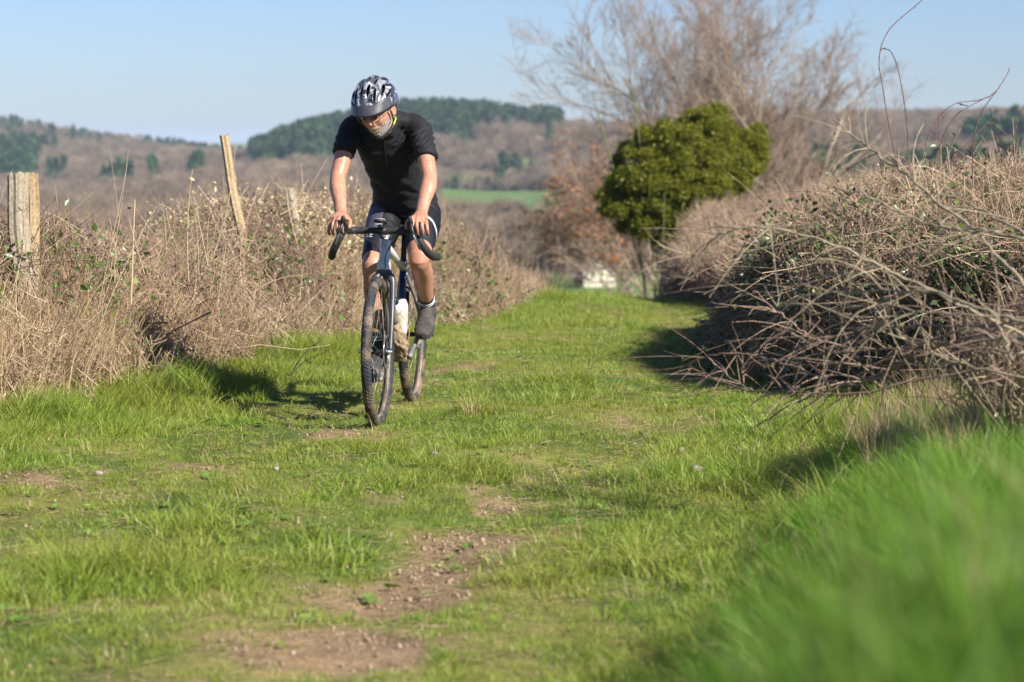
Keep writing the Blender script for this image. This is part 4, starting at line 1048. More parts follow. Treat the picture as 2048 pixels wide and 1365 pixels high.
bike = empty('bicycle', LOC, -YAW)
tag(bike, 'muddy gravel bicycle with drop bars ridden towards the viewer on the grass track', 'bicycle')
def wheel(name, s, rotor_side=1, rear=False):
    g = np.random.default_rng(int(s*10)+3); c=(0,-s,.352); Ro=.352; w=.0235
    we = empty(name); we.parent = bike; we.location = (0,0,0)
    # tyre body
    n=120; k=16; a=np.arange(n)/n*2*math.pi; t=np.arange(k)/k*2*math.pi
    rc=Ro-.026; lum=.0012*g.normal(0,1,(n,k))
    rr=.0235+lum; V=np.zeros((n,k,3)); V[...,0]=rr*np.sin(t)[None]*1.0
    rad=rc+rr*np.cos(t)[None]*1.05; V[...,1]=c[1]+rad*np.cos(a)[:,None]; V[...,2]=c[2]+rad*np.sin(a)[:,None]
    i=np.arange(n)[:,None]*k; i2=((np.arange(n)+1)%n)[:,None]*k; j=np.arange(k)[None]; j2=(j+1)%k
    F=np.stack([i+j,i2+j,i2+j2,i+j2],-1).reshape(-1,4)
    Vs=[V.reshape(-1,3)]; Fs=[F]; nv=n*k
    # tread blocks, five rows of small chevrons
    for row,(ta,sz) in enumerate(((-1.0,.0052),(-.5,.0055),(0,.0060),(.5,.0055),(1.0,.0052))):
        m_=120; aa=(np.arange(m_)+.5*(row%2))/m_*2*math.pi
        for q in range(m_):
            if g.random()<.10: continue
            al=aa[q]; er=np.array([0,math.cos(al),math.sin(al)]); et=np.array([0,-math.sin(al),math.cos(al)]); ex=np.array([1.,0,0])
            nn=er*math.cos(ta)+ex*math.sin(ta); uu=ex*math.cos(ta)-er*math.sin(ta)
            cc=np.array(c)+er*rc+nn*(.0235); h=.0019*(.5+.7*g.random()); sk=.35*np.sign(ta) if ta else 0
            P0=[cc+uu*(sx*sz*.75)+et*(sy*.0048+sk*sx*sz)+nn*(hz*h-.001) for hz in (0,1) for sx,sy in ((-1,-1),(1,-1),(1,1),(-1,1))]
            Vs.append(np.array(P0)); Fs.append(np.array([[4,5,6,7],[0,1,5,4],[1,2,6,5],[2,3,7,6],[3,0,4,7]])+nv); nv+=8
    link('tyre', npmesh('tyre', np.concatenate(Vs), np.concatenate(Fs)), M['tyre'], we, True)
    lathe_x('rim',[(-.011,.327),(-.013,.312),(-.008,.300),(.008,.300),(.013,.312),(.011,.327)],c,M['rimc'],we,80)
    lathe_x('hub',[(-.050,.006),(-.050,.016),(-.032,.024),(-.028,.012),(.028,.012),(.032,.024),(.050,.016),(.050,.006)],c,M['black'],we,24)
    me=None
    for q in range(24):
        al=q/24*2*math.pi; sd=1 if q%2 else -1; off=.5*(1 if (q//2)%2 else -1)
        p0=np.array([sd*.030,c[1]+.022*math.cos(al+off*2),c[2]+.022*math.sin(al+off*2)]); p1=np.array([sd*.004,c[1]+.303*math.cos(al),c[2]+.303*math.sin(al)])
        tube_obj('spoke',[p0,p1],.0011,M['spoke'],we,4,spline=False)
    sx=.040*rotor_side; lathe_x('brake_rotor',[(sx-.001,.062),(sx-.001,.080),(sx+.001,.080),(sx+.001,.062),(sx-.001,.062)],c,M['alloy'],we,48)
    tube_obj('axle',[(-.068,c[1],c[2]),(.068,c[1],c[2])],.0085,M['alloy'],we,10,spline=False)
    if rear:
        lathe_x('cassette',[(-.034,.018),(-.034,.052),(-.040,.052),(-.044,.038),(-.050,.030),(-.052,.018)],c,M['dirtyalloy'],we,40)
    return we
wheel('front_wheel', 1.05, 1); wheel('rear_wheel', 0.0, 1, True)
hd=Vector((-.3256,0,.9455)) # head axis in (s,-,z)
def ax(t): return (1.003-.3256*t, .334+.9455*t)     # (s,z) on the steering axis
ct=ax(.402); hb=ax(.412); ht=ax(.585)
tube_obj('head_tube',[B(hb[0],0,hb[1]),B(*(ax(.455)[0],0,ax(.455)[1])),B(ax(.51)[0],0,ax(.51)[1]),B(ht[0],0,ht[1])],[.0325,.031,.0275,.0262,.0262,.0275],M['titan'],bike,18,16)
for t,r in ((.432,.0335),(.455,.0312),(.525,.0275),(.572,.0290)): 
    tube_obj('head_tube_ring',[B(ax(t)[0],0,ax(t)[1]),B(ax(t+.006)[0],0,ax(t+.006)[1])],r,M['titan'],bike,18,spline=False)
tube_obj('steerer_spacers',[B(ax(.587)[0],0,ax(.587)[1]),B(ax(.62)[0],0,ax(.62)[1])],.0185,M['black'],bike,14,spline=False)
tube_obj('fork_crown',[B(ax(.362)[0]+.012,-.040,ax(.362)[1]),B(ct[0],-.022,ct[1]-.003),B(ct[0],0,ct[1]+.004),B(ct[0],.022,ct[1]-.003),B(ax(.362)[0]+.012,.040,ax(.362)[1])],[.015,.018,.022,.018,.015],M['fork'],bike,14,20)
for sd in (-1,1):
    tube_obj('fork_blade',[B(ax(.385)[0]+.008,sd*.034,ax(.385)[1]),B(ax(.35)[0]+.010,sd*.046,ax(.35)[1]),B(ax(.20)[0]+.014,sd*.051,ax(.20)[1]),B(1.045,sd*.057,.352)],[.018,.0165,.013,.0115,.010],M['fork'],bike,12,20)
obj_box('brake_caliper',B(.985,.052,.40),(.024,.045,.050),M['black'],bike,(.3,0,0))
tube_obj('axle_lever',[B(1.05,-.066,.352),B(1.052,-.092,.356)],[.009,.011],M['alloy'],bike,10,spline=False)
stj=(.298,.712); bb=(.43,.272)
tube_obj('top_tube',[B(stj[0],0,stj[1]-.01),B(ax(.545)[0],0,ax(.545)[1])],.0175,M['titan'],bike,14,spline=False)
tube_obj('down_tube',[B(ax(.462)[0],0,ax(.462)[1]),B(bb[0]+.02,0,bb[1]+.01)],[.021,.023],M['mudspat'],bike,14,spline=False)
tube_obj('seat_tube',[B(bb[0],0,bb[1]),B(stj[0]-.008,0,stj[1]+.025)],.0175,M['blue'],bike,14,spline=False)
tube_obj('seat_clamp',[B(stj[0]-.004,0,stj[1]+.005),B(stj[0]-.012,0,stj[1]+.032)],.021,M['alloy'],bike,14,spline=False)
tube_obj('seatpost',[B(stj[0]-.006,0,stj[1]+.02),B(.232,0,.918)],.0142,M['blue'],bike,12,spline=False)
for sd in (-1,1):
    tube_obj('seat_stay',[B(stj[0]-.01,sd*.012,stj[1]-.03),B(.20,sd*.040,.56),B(.0,sd*.064,.352)],[.009,.008,.008],M['dirtyalloy'],bike,8,14)
    tube_obj('chain_stay',[B(bb[0]-.02,sd*.022,bb[1]+.0),B(.22,sd*.042,.30),B(0,sd*.064,.350)],[.012,.010,.009],M['mudspat'],bike,8,14)
# caked mud on the down tube and bottom bracket: lumpy
bm=bmesh.new(); bmesh.ops.create_icosphere(bm,subdivisions=5,radius=1)
gm=np.random.default_rng(9)
for v in bm.verts:
    p=v.co.copy(); t=(p.z+1)/2; sc=Vector((.040+.012*(1-t),.045,1)); nn=float(vnoise(np.array([p.x*3+p.z*6]),np.array([p.y*3+p.z*2]))[0])+.5*float(vnoise(np.array([p.x*9+3]),np.array([p.z*14+p.y*9]))[0])
    k=.78+.34*nn; v.co=Vector((p.x*sc.x*k, p.y*sc.y*k, p.z*.135))
bmesh.ops.rotate(bm,verts=bm.verts,cent=(0,0,0),matrix=Matrix.Rotation(math.radians(42),3,'X'))
bmesh.ops.translate(bm,verts=bm.verts,vec=B(.515,.004,.355)); bm_obj('mud_cake',bm,M['mud'],bike,True)
lathe_x('bottom_bracket',[(-.040,.010),(-.040,.024),(.040,.024),(.040,.010)],B(bb[0],0,bb[1]),M['mudspat'],bike,24)
# chain drive on the right side
cr=lathe_x('chainring',[(-.046,.060),(-.046,.084),(-.049,.086),(-.052,.084),(-.052,.060),(-.046,.060)],B(bb[0],0,bb[1]),M['dirtyalloy'],bike,44)
q=[(bb[0]+.0,bb[1]+.085),(0.0,.352+.05),(-.045,.352+.0),(0,.352-.05),(-.01,.352-.10),(.03,.352-.14),(bb[0],bb[1]-.085),(bb[0]+.085,bb[1]),(bb[0],bb[1]+.085)]
tube_obj('chain',[B(a,-.049,z_) for a,z_ in q],.0042,M['dirtyalloy'],bike,6,70)
obj_box('rear_derailleur',B(-.005,-.062,.245),(.022,.035,.085),M['black'],bike,(-.35,0,0))
lathe_x('jockey_wheel',[(-.052,.004),(-.052,.022),(-.046,.022),(-.046,.004)],B(.02,0,.205),M['black'],bike,20)
PED={}
for sd,(ds,dz) in ((1,(-.139,.101)),(-1,(.139,-.101))):
    pe=(bb[0]+ds,bb[1]+dz); PED[sd]=pe
    tube_obj('crank',[B(bb[0],sd*.050,bb[1]),B(bb[0]+ds*.5,sd*.064,bb[1]+dz*.5),B(pe[0],sd*.074,pe[1])],[.016,.0115,.012],M['dirtyalloy'],bike,10,16)
    p=tube_obj('pedal',[B(pe[0],sd*.074,pe[1]),B(pe[0],sd*.150,pe[1])],.0085,M['black'],bike,10,spline=False)
    obj_box('pedal_body',B(pe[0],sd*.115,pe[1]),(.060,.068,.022),M['dirtyalloy'],p,(.2 if sd>0 else .05,0,0))
# saddle
bm=bmesh.new(); rows=[]
for k in range(15):
    t=k/14; s_=.355-.27*t; w=.019+.055*sstep(.35,.95,t)*1.0; r=[]
    for j in range(13):
        a=-math.pi*.55+math.pi*1.1*j/12; r.append(bm.verts.new(B(s_, math.sin(a)*w, .945+.012*t*t-.004 + (math.cos(a)-1)*.030 - (.016*(1-t)**3))))
    rows.append(r)
for k in range(14):
    for j in range(12): bm.faces.new((rows[k][j],rows[k][j+1],rows[k+1][j+1],rows[k+1][j]))
o=bm_obj('saddle',bm,M['black'],bike,True); md=o.modifiers.new('t','SOLIDIFY'); md.thickness=.014
for sd in (-1,1): tube_obj('saddle_rail',[B(.33,sd*.012,.918),B(.26,sd*.022,.902),B(.19,sd*.022,.904),B(.11,sd*.035,.925)],.0036,M['alloy'],o,6,14)
# stem, bar, levers
tube_obj('stem',[B(ax(.612)[0]-.004,0,ax(.612)[1]+.006),B(.895,0,.914)],[.017,.0165],M['black'],bike,14,spline=False)
tube_obj('stem_clamp',[B(.90,-.022,.915),B(.90,.022,.915)],.0215,M['black'],bike,14,spline=False)
BAR=[(.90,0,.915),(.899,.07,.916),(.903,.135,.916),(.925,.160,.918),(.975,.170,.920),(1.005,.180,.900),(1.008,.195,.870),(.985,.218,.830),(.94,.236,.802),(.89,.247,.792),(.845,.254,.790)]
full=[B(a,-l,z_) for a,l,z_ in BAR[::-1]]+[B(a,l,z_) for a,l,z_ in BAR[1:]]
hbar=tube_obj('handlebar',full,[.0185,.0185,.0185,.018,.018,.015,.018,.018,.0185,.0185,.0185],M['tape'],bike,14,110)
for sd in (-1,1):
    h=tube_obj('brake_hood',[B(.955,sd*.166,.925),B(1.00,sd*.164,.936),B(1.045,sd*.160,.946),B(1.070,sd*.158,.965),B(1.078,sd*.157,.990)],[.017,.0185,.017,.0155,.0125,.006],M['black'],bike,14,24)
    tube_obj('brake_lever',[B(1.066,sd*.160,.958),B(1.085,sd*.170,.925),B(1.078,sd*.186,.885),B(1.066,sd*.198,.850),B(1.062,sd*.205,.832)],[.0085,.0075,.0065,.0055],M['black'],h,8,20)
    lv=tube_obj('lever_trim',[B(1.087,sd*.171,.915),B(1.086,sd*.183,.885),B(1.074,sd*.195,.855)],[.0035,.0045,.003],M['alloy'],h,6,10)
# computer and light mount
cp=obj_box('bike_computer',B(.965,0,.958),(.052,.080,.015),M['black'],bike,(R(-12),0,0),.5)
obj_box('screen',B(.966,0,.9670),(.046,.066,.003),M['pink'],cp,(R(-12),0,0),.2)
obj_box('computer_mount',B(.945,0,.935),(.018,.07,.012),M['black'],bike,(R(-10),0,0))
cu=bpy.data.curves.new('t','FONT'); cu.body='GARMIN'; cu.size=.0095; cu.align_x='CENTER'; cu.extrude=.0004
to=bpy.data.objects.new('t',cu); COL.objects.link(to); bpy.context.view_layer.update()
tm=bpy.data.meshes.new_from_object(to.evaluated_get(bpy.context.evaluated_depsgraph_get())); bpy.data.objects.remove(to)
tm.transform(Matrix.Translation(B(1.0085,0,.9475))@Matrix.Rotation(math.pi/2,4,'X')); tm.materials.clear(); link('lettering',tm,M['white'],cp)
obj_box('front_light',B(.925,.004,.888),(.030,.030,.026),M['black'],bike,(0,0,0),.6)
for (pts,r) in (([(1.0,.150,.935),(1.02,.10,.90),(.98,.06,.86),(.94,.02,.80),(.90,.012,.74)],.0026),([(1.0,-.150,.935),(1.01,-.10,.895),(.97,-.05,.87),(.92,-.012,.82)],.0026),
    ([(.95,.02,.93),(1.01,.05,.885),(1.0,.078,.845),(.95,.055,.855),(.90,.02,.90)],.0018),([(.93,.0,.93),(1.0,.035,.92),(1.01,.06,.87),(.93,.03,.83)],.0018)):
    tube_obj('brake_cable',[B(*p) for p in pts],r,M['black'],bike,6,26)
tube_obj('gear_cable',[B(.60,.035,.50),B(.58,.060,.46),B(.53,.066,.40),B(.50,.045,.34)],.003,M['copper'],bike,6,20)
# bottle on the down tube
dt0=Vector((ax(.462)[0],0,ax(.462)[1])); dt1=Vector((bb[0],0,bb[1])); dd=(dt0-dt1).normalized(); nn_=Vector((-dd.z,0,dd.x))
def dtp(t,o): p=dt1+dd*t+nn_*o; return B(p.x,.0,p.z)
tube_obj('bottle',[dtp(.15,.062),dtp(.16,.062),dtp(.24,.062),dtp(.26,.062),dtp(.30,.062),dtp(.315,.062)],[.030,.036,.036,.033,.036,.035,.022],M['bottle'],bike,20,40)
tube_obj('bottle_cap',[dtp(.317,.062),dtp(.335,.062),dtp(.35,.062)],[.026,.024,.011],M['black'],bike,14,10)
tube_obj('bottle',[B(.415,0,.375+.0),B(.40,0,.41),B(.375,0,.50),B(.368,0,.53),B(.36,0,.555)],[.028,.036,.036,.034,.022],M['bottle'],bike,18,30)
# rear mud: mud under the saddle bag
obj_box('saddle_bag',B(.185,0,.885),(.070,.11,.055),M['black'],bike,(.2,0,0),.6)

# ---------------------------------------------------------------- rider
per = empty('person', LOC, -YAW)
tag(per, 'man in a black short sleeved jersey and camouflage helmet riding the bicycle, looking down', 'person')
def ell_loft(pts, n=28, sides=20):
    """pts: list of (centre Vector, rx (lateral), ry (in the bending plane)); closed tube"""
    c=curve_pts([p[0] for p in pts], n); t=np.linspace(0,1,n); tt=np.linspace(0,1,len(pts))
    rx=np.interp(t,tt,[p[1] for p in pts]); ry=np.interp(t,tt,[p[2] for p in pts])
    T=np.gradient(c,axis=0); T=norm(T); X=np.tile([1.,0,0],(n,1)); X=norm(X-T*(X*T).sum(1,keepdims=True)); Y=np.cross(T,X)
    a=np.arange(sides)/sides*2*math.pi
    V=c[:,None,:]+X[:,None,:]*(rx[:,None]*np.cos(a))[...,None]+Y[:,None,:]*(ry[:,None]*np.sin(a))[...,None]
    # round the ends
    V=V.reshape(-1,3); i=np.arange(n-1)[:,None]*sides; j=np.arange(sides)[None]; j2=(j+1)%sides
    F=[np.stack([i+j,i+j2,i+sides+j2,i+sides+j],-1).reshape(-1,4)]
    V=np.concatenate([V,[c[0]-T[0]*min(rx[0],ry[0])*.35],[c[-1]+T[-1]*min(rx[-1],ry[-1])*.35]]); m=n*sides
    F.append(np.array([[jj,m,(jj+1)%sides][::1] for jj in range(sides)])); b0=(n-1)*sides; F.append(np.array([[b0+jj,b0+(jj+1)%sides,m+1] for jj in range(sides)]))
    return V,F
class Blob:
    def __init__(s): s.V=[];s.F={};s.n=0
    def add(s,VF):
        V,F=VF
        for f in F: s.F.setdefault(f.shape[1],[]).append(f+s.n)
        s.V.append(V); s.n+=len(V)
    def remesh(s, name, vox, smooth=3, fac=.5):
        me=npmesh('tmp',np.concatenate(s.V),[np.concatenate(f) for f in s.F.values()])
        bm=bmesh.new(); bm.from_mesh(me); bmesh.ops.recalc_face_normals(bm,faces=bm.faces); bm.to_mesh(me); bm.free()
        o=bpy.data.objects.new('tmp',me); COL.objects.link(o)
        m=o.modifiers.new('r','REMESH'); m.mode='VOXEL'; m.voxel_size=vox
        m=o.modifiers.new('s','SMOOTH'); m.iterations=smooth; m.factor=fac
        bpy.context.view_layer.update()
        out=bpy.data.meshes.new_from_object(o.evaluated_get(bpy.context.evaluated_depsgraph_get()))
        bpy.data.objects.remove(o); out.name=name; return out
def sphere(c, r, sub=3):
    bm=bmesh.new(); bmesh.ops.create_icosphere(bm,subdivisions=sub,radius=1)
    V=np.array([list(v.co) for v in bm.verts]); F=np.array([[v.index for v in f.verts] for f in bm.faces]); bm.free()
    return V*np.array(r)+np.array(list(c)), [F]
def co_get(me): a=np.empty(len(me.vertices)*3,np.float32); me.vertices.foreach_get('co',a); return a.reshape(-1,3).astype(float)
def co_set(me,V): me.vertices.foreach_set('co',np.asarray(V,np.float32).ravel()); me.update()
def no_get(me): a=np.empty(len(me.vertices)*3,np.float32); me.vertices.foreach_get('normal',a); return a.reshape(-1,3).astype(float)

LS=-.034   # the trunk leans a little to the rider's right
SH={1:B(.610,LS+.172,1.400), -1:B(.610,LS-.172,1.396)}
EL={1:B(.775,.205,1.165), -1:B(.765,-.240,1.165)}
WR={1:B(.925,.190,1.000), -1:B(.925,-.196,.990)}
HIP={1:B(.215,.085,.985), -1:B(.215,-.085,.985)}
KN={1:B(.545,.118,.765), -1:B(.545,-.112,.735)}
AN={1:B(.180,.108,.500), -1:B(.462,-.108,.300)}

# head: local frame, face towards -Y, crown +Z
HC=B(.785,-.048,1.478)
HROT=(Matrix.Rotation(R(-5),3,'Y')@Matrix.Rotation(R(-13),3,'Z')@Matrix.Rotation(R(23),3,'X'))
def hm(V): return np.asarray(V)@np.array(HROT).T+np.array(list(HC))
def head_local():
    bm=bmesh.new(); bmesh.ops.create_icosphere(bm,subdivisions=6,radius=1)
    D=np.array([list(v.co) for v in bm.verts]); F=np.array([[v.index for v in f.verts] for f in bm.faces]); bm.free()
    x,y,z=D.T; V=D*np.array([.076,.098,.118]); V[:,1]+=.004
    jaw=sstep(.1,1,-z); V[:,0]*=1-.30*jaw**1.2; V[:,1]=np.where(y>0,V[:,1]*(1-.45*jaw),V[:,1]*(1-.02*jaw))
    V[:,0]*=1-.06*sstep(.0,.6,-y)*sstep(.3,1,np.abs(x))
    X,Z=V[:,0].copy(),V[:,2].copy(); fr=sstep(.15,.5,-y)
    G=lambda cx,cz,sx,sz: np.exp(-((X-cx)/sx)**2-((Z-cz)/sz)**2)*fr
    d=0
    d=d+.010*G(0,.008,.009,.022)+.022*G(0,-.020,.011,.018)+.010*(G(.012,-.028,.008,.008)+G(-.012,-.028,.008,.008))   # nose
    d=d+.007*(G(.026,.030,.022,.008)+G(-.026,.030,.022,.008)) -.013*(G(.031,.008,.014,.011)+G(-.031,.008,.014,.011))
    d=d+.006*(G(.044,-.022,.016,.016)+G(-.044,-.022,.016,.016)) -.005*(G(.036,-.052,.012,.018)+G(-.036,-.052,.012,.018))
    d=d+.008*G(0,-.056,.024,.007)-.008*G(0,-.0645,.024,.0028)+.008*G(0,-.073,.019,.007)-.004*G(0,-.084,.02,.006)+.012*G(0,-.102,.020,.014)
    d=d+.004*G(0,-.046,.02,.006) -.003*(G(.024,-.042,.004,.016)+G(-.024,-.042,.004,.016))
    V[:,1]-=d
    return V,F
hv,hf=head_local()
bb_=Blob(); bb_.add((hm(hv),[hf]))
for sd in (-1,1):      # ears
    V,F=sphere((sd*.080,.012,-.006),(.010,.019,.031),3); q=V-np.array([sd*.080,.012,-.006]); cav=np.exp(-(q[:,1]/.009)**2-(q[:,2]/.014)**2)
    V[:,0]+=sd*(.008*sstep(0,.02,q[:,1])-.010*cav); bb_.add((hm(V),F))
nk=Vector(hm(np.array([[0,.030,-.055]]))[0])
bb_.add(ell_loft([(B(.585,LS,1.365),.070,.055),(B(.64,LS-.004,1.405),.066,.060),((B(.64,LS-.004,1.405)+nk)/2,.060,.058),(nk,.058,.056)],20))
# trunk
bb_.add(ell_loft([(B(.175,0,.955),.150,.100),(B(.22,0,1.02),.158,.115),(B(.30,-.005,1.11),.138,.108),(B(.385,-.012,1.19),.138,.105),(B(.455,-.022,1.265),.138,.098),(B(.53,-.030,1.325),.128,.078),(B(.59,LS,1.37),.100,.052)],34,28))
for sd in (-1,1):
    s_,e_,w_=SH[sd],EL[sd],WR[sd]
    bb_.add(ell_loft([(B(.56,LS+sd*.09,1.375),.04,.04),(B(.60,LS+sd*.13,1.40),.044,.044),(s_,.050,.050),(s_.lerp(e_,.35),.046,.046),(s_.lerp(e_,.75),.041,.042),(e_,.037,.038)],26))
    f=e_.lerp(w_,.28)+Vector((sd*.004,0,0))
    bb_.add(ell_loft([(e_.lerp(s_,.12),.037,.038),(e_,.0375,.038),(f,.041,.039),(e_.lerp(w_,.65),.032,.030),(w_,.0275,.021),(w_.lerp(B(.965,sd*.192,.990),.6),.0285,.019)],28))
    # palm, fingers, thumb
    bb_.add(ell_loft([(w_,.027,.020),(B(.955,sd*.190,.992),.034,.0175),(B(.985,sd*.192,.984),.041,.0165),(B(1.012,sd*.194,.975),.041,.0145)],16))
    for k,(s0,l0,z0,ln,dl) in enumerate(((1.022,.163,.983,1.0,.000),(1.020,.184,.981,1.06,.004),(1.012,.204,.973,1.0,.008),(1.000,.222,.960,.84,.011))):
        p=[B(s0-.022,sd*(l0+.002),z0+.000),B(s0,sd*l0,z0),B(s0+.030*ln,sd*(l0+dl*.6),z0-.012*ln),B(s0+.042*ln,sd*(l0+dl),z0-.038*ln),B(s0+.032*ln,sd*(l0+dl+.002),z0-.062*ln),B(s0+.020*ln,sd*(l0+dl*.8),z0-.074*ln)]
        bb_.add(ell_loft([(p[0],.0085,.0085),(p[1],.0100,.0098),(p[2],.0094,.0092),(p[3],.0090,.0088),(p[4],.0080,.0078),(p[5],.0070,.0068)],22,12))
    p=[B(.955,sd*.172,.985),B(.985,sd*.150,.975),B(1.012,sd*.137,.958),B(1.034,sd*.134,.942),B(1.044,sd*.138,.930)]
    bb_.add(ell_loft([(p[0],.014,.013),(p[1],.0125,.012),(p[2],.0110,.0105),(p[3],.0105,.0095),(p[4],.0075,.007)],20,12))
    h_,k_,a_=HIP[sd],KN[sd],AN[sd]
    bb_.add(ell_loft([(h_,.085,.092),(h_.lerp(k_,.3)+Vector((sd*.006,0,0)),.083,.085),(h_.lerp(k_,.7),.066,.066),(h_.lerp(k_,.93),.054,.056),(k_,.052,.055)],26))
    kn2=k_+Vector((0,.018,-.0)); cf=k_.lerp(a_,.33)+Vector((0,.020,.006) if sd>0 else (0,.020,0))
    bb_.add(ell_loft([(k_.lerp(h_,.10),.053,.054),(k_,.0525,.056),(k_.lerp(a_,.14),.048,.052),(cf,.0535,.054),(k_.lerp(a_,.68),.039,.041),(a_,.031,.034),(a_+Vector((0,-.02,-.04)),.032,.040)],30))
    bb_.add(sphere(k_+Vector((0,-.012,.010)),(.038,.036,.042),3))
body=bb_.remesh('body',.0042,3,.5)
V=co_get(body); Nn=no_get(body)
# colours that belong to the skin itself
inv=np.array(HROT); L=(V-np.array(list(HC)))@inv      # to head-local
g=np.random.default_rng(2)
n1=fbm(V[:,0]*1.0+V[:,1],V[:,2]+V[:,1]*.3,.05,5,3); n2=fbm(V[:,0]+V[:,1]*.7,V[:,2],.012,8,2)
base=np.array([.47,.245,.160])*(0.86+.28*n1[:,None]); base[:,0]*=.94+.12*n2
onhead=(np.abs(L[:,0])<.1)&(np.abs(L[:,1])<.135)&(np.abs(L[:,2])<.13)
front=sstep(.0,-.04,L[:,1])
be=np.zeros(len(V)); cz_,cx_=L[:,2],L[:,0]
be=sstep(-.058,-.076,cz_+.35*np.maximum(0,np.abs(cx_)-.02)*-1.0)*sstep(.045,.01,L[:,1])
be=np.maximum(be, sstep(.0085,.004,np.abs(cz_+.048))*(np.abs(cx_)<.030)*front*.95)     # moustache
be=np.maximum(be, sstep(.036,.048,np.abs(cx_))*sstep(-.02,-.045,cz_)*sstep(.04,.0,L[:,1])*.75)
be*= 1-np.exp(-(cx_/.020)**2-((cz_+.0655)/.0065)**2)*(front>0.5)
be*=onhead*sstep(.0,.35,n2+.2)
lip=np.exp(-(cx_/.019)**2-((cz_+.065)/.0062)**2)*front*onhead
brow=np.exp(-((np.abs(cx_)-.028)/.018)**2-((cz_-.028)/.0045)**2)*front*onhead
col=base*(1-be[:,None]*.85)+np.array([.50,.46,.42])*be[:,None]*.85
col=col*(1-lip[:,None]*.6)+np.array([.52,.20,.17])*lip[:,None]*.6
col=col*(1-brow[:,None]*.7)+np.array([.22,.17,.13])*brow[:,None]*.7
nose=np.exp(-(cx_/.016)**2-((cz_+.022)/.018)**2)*front*onhead; col[:,1:]*=1-.18*nose[:,None]
kn=np.exp(-((V[:,0]-KN[1].x)**2+(V[:,2]-KN[1].z)**2)/.004); col[:,1:]*=1-.10*kn[:,None]
dirtleg=sstep(.70,.40,V[:,2])*sstep(.40,.62,n1)*.7; col=col*(1-dirtleg[:,None])+np.array([.25,.17,.11])*dirtleg[:,None]
at_=body.attributes.new('col','FLOAT_COLOR','POINT'); at_.data.foreach_set('color',np.concatenate([col,np.ones((len(V),1))],1).astype(np.float32).ravel())
# veins and muscles: small relief
fa=(V[:,2]<1.25)&(V[:,2]>.95)&(V[:,1]<-.74); rel=.0016*(fbm(V[:,0]*2.2+V[:,2]*.4,V[:,2]*.6,.02,14,2)-.5)
co_set(body,V+Nn*(rel*fa)[:,None])
m,nt,bs=mat_new('weathered_skin'); ac=attr(nt,'col','Color'); co=objco(nt)
nt.links.new(mixc(nt,1.0,ac,ramp(nt,noise(nt,140,3,co),[(.3,(.66,.60,.55)),(.7,(1.12,1.1,1.08))]),'MULTIPLY'),bs.inputs['Base Color'])
bs.inputs['Roughness'].default_value=.5; bs.inputs['Subsurface Weight'].default_value=.12; bs.inputs['Subsurface Radius'].default_value=(.010,.004,.002); bs.inputs['Subsurface Scale'].default_value=1.0
bump(nt,bs,noise(nt,220,3,co),.25,.002); M['skin']=m
bo=link('body',body,m,per,True)
# short grey beard and moustache hairs, arm hair left to the skin
sel=np.where(be>.45)[0]; pick=g.choice(sel,min(len(sel)*1,1500)); p=V[pick]; d=norm(Nn[pick]+np.array([0,0,-.6])+g.normal(0,.35,(len(pick),3)))
Lh=g.uniform(.002,.0055,len(pick)); Q=np.stack([p-Nn[pick]*.001,p+d*Lh[:,None]],1); Vt,F,own=tube_batch(Q,np.tile([.00055,.0002],(len(pick),1)),3)
Bt=Batch(); Bt.add(Vt,F,g.random(len(pick))[own]); mb=plant_mat('grey_beard_hair',[(0,(.22,.19,.16)),(.5,(.50,.47,.43)),(1,(.80,.78,.74))],None,0,.5)
o=link('beard',Bt.mesh('beard'),mb,per)
# eyes, glasses
M['eyewhite']=simple('eye',(.55,.50,.46),.2,0,.03,10); M['iris']=simple('dark_iris',(.05,.04,.03),.1); M['wire']=simple('thin_metal_frame',(.20,.13,.08),.3,.7,.1,10)
m,nt,bs=mat_new('spectacle_lens'); bs.inputs['Transmission Weight'].default_value=1; bs.inputs['Roughness'].default_value=.02; bs.inputs['IOR'].default_value=1.08; bs.inputs['Base Color'].default_value=(.93,.93,.93,1); M['lens']=m
for sd in (-1,1):
    V_,F_=sphere((sd*.031,-.083,.006),(.0115,.0095,.0085),3); e=link('eye',npmesh('eye',hm(V_),F_),M['eyewhite'],per,True)
    V_,F_=sphere((sd*.031,-.0915,.003),(.0050,.0020,.0050),2); link('iris',npmesh('iris',hm(V_),F_),M['iris'],e,True)
gl=empty('glasses'); gl.parent=per
for sd in (-1,1):
    a=np.linspace(0,2*math.pi,29); ring=np.stack([sd*.033+.0225*np.cos(a), -.108+.010*(np.abs(.033+sd*sd*.0225*np.cos(a)*sd)*0+ (np.cos(a)*sd+1)*.25), .004+.0175*np.sin(a)],1)
    tube_obj('rim',[tuple(q) for q in hm(ring)],.0013,M['wire'],gl,5,56,spline=False)
    c=ring.mean(0); V_=np.concatenate([ring[:-1],[c+np.array([0,-.001,0])]]); F_=np.array([[j,(j+1)%28,28] for j in range(28)]); link('lens',npmesh('lens',hm(V_),F_),M['lens'],gl)
    tube_obj('temple',[tuple(q) for q in hm(np.array([[sd*.056,-.103,.010],[sd*.074,-.07,.010],[sd*.082,.0,.012],[sd*.081,.02,.002]]))],.0013,M['wire'],gl,5,14)
tube_obj('bridge',[tuple(q) for q in hm(np.array([[-.011,-.108,.008],[0,-.112,.011],[.011,-.108,.008]]))],.0013,M['wire'],gl,5,8)

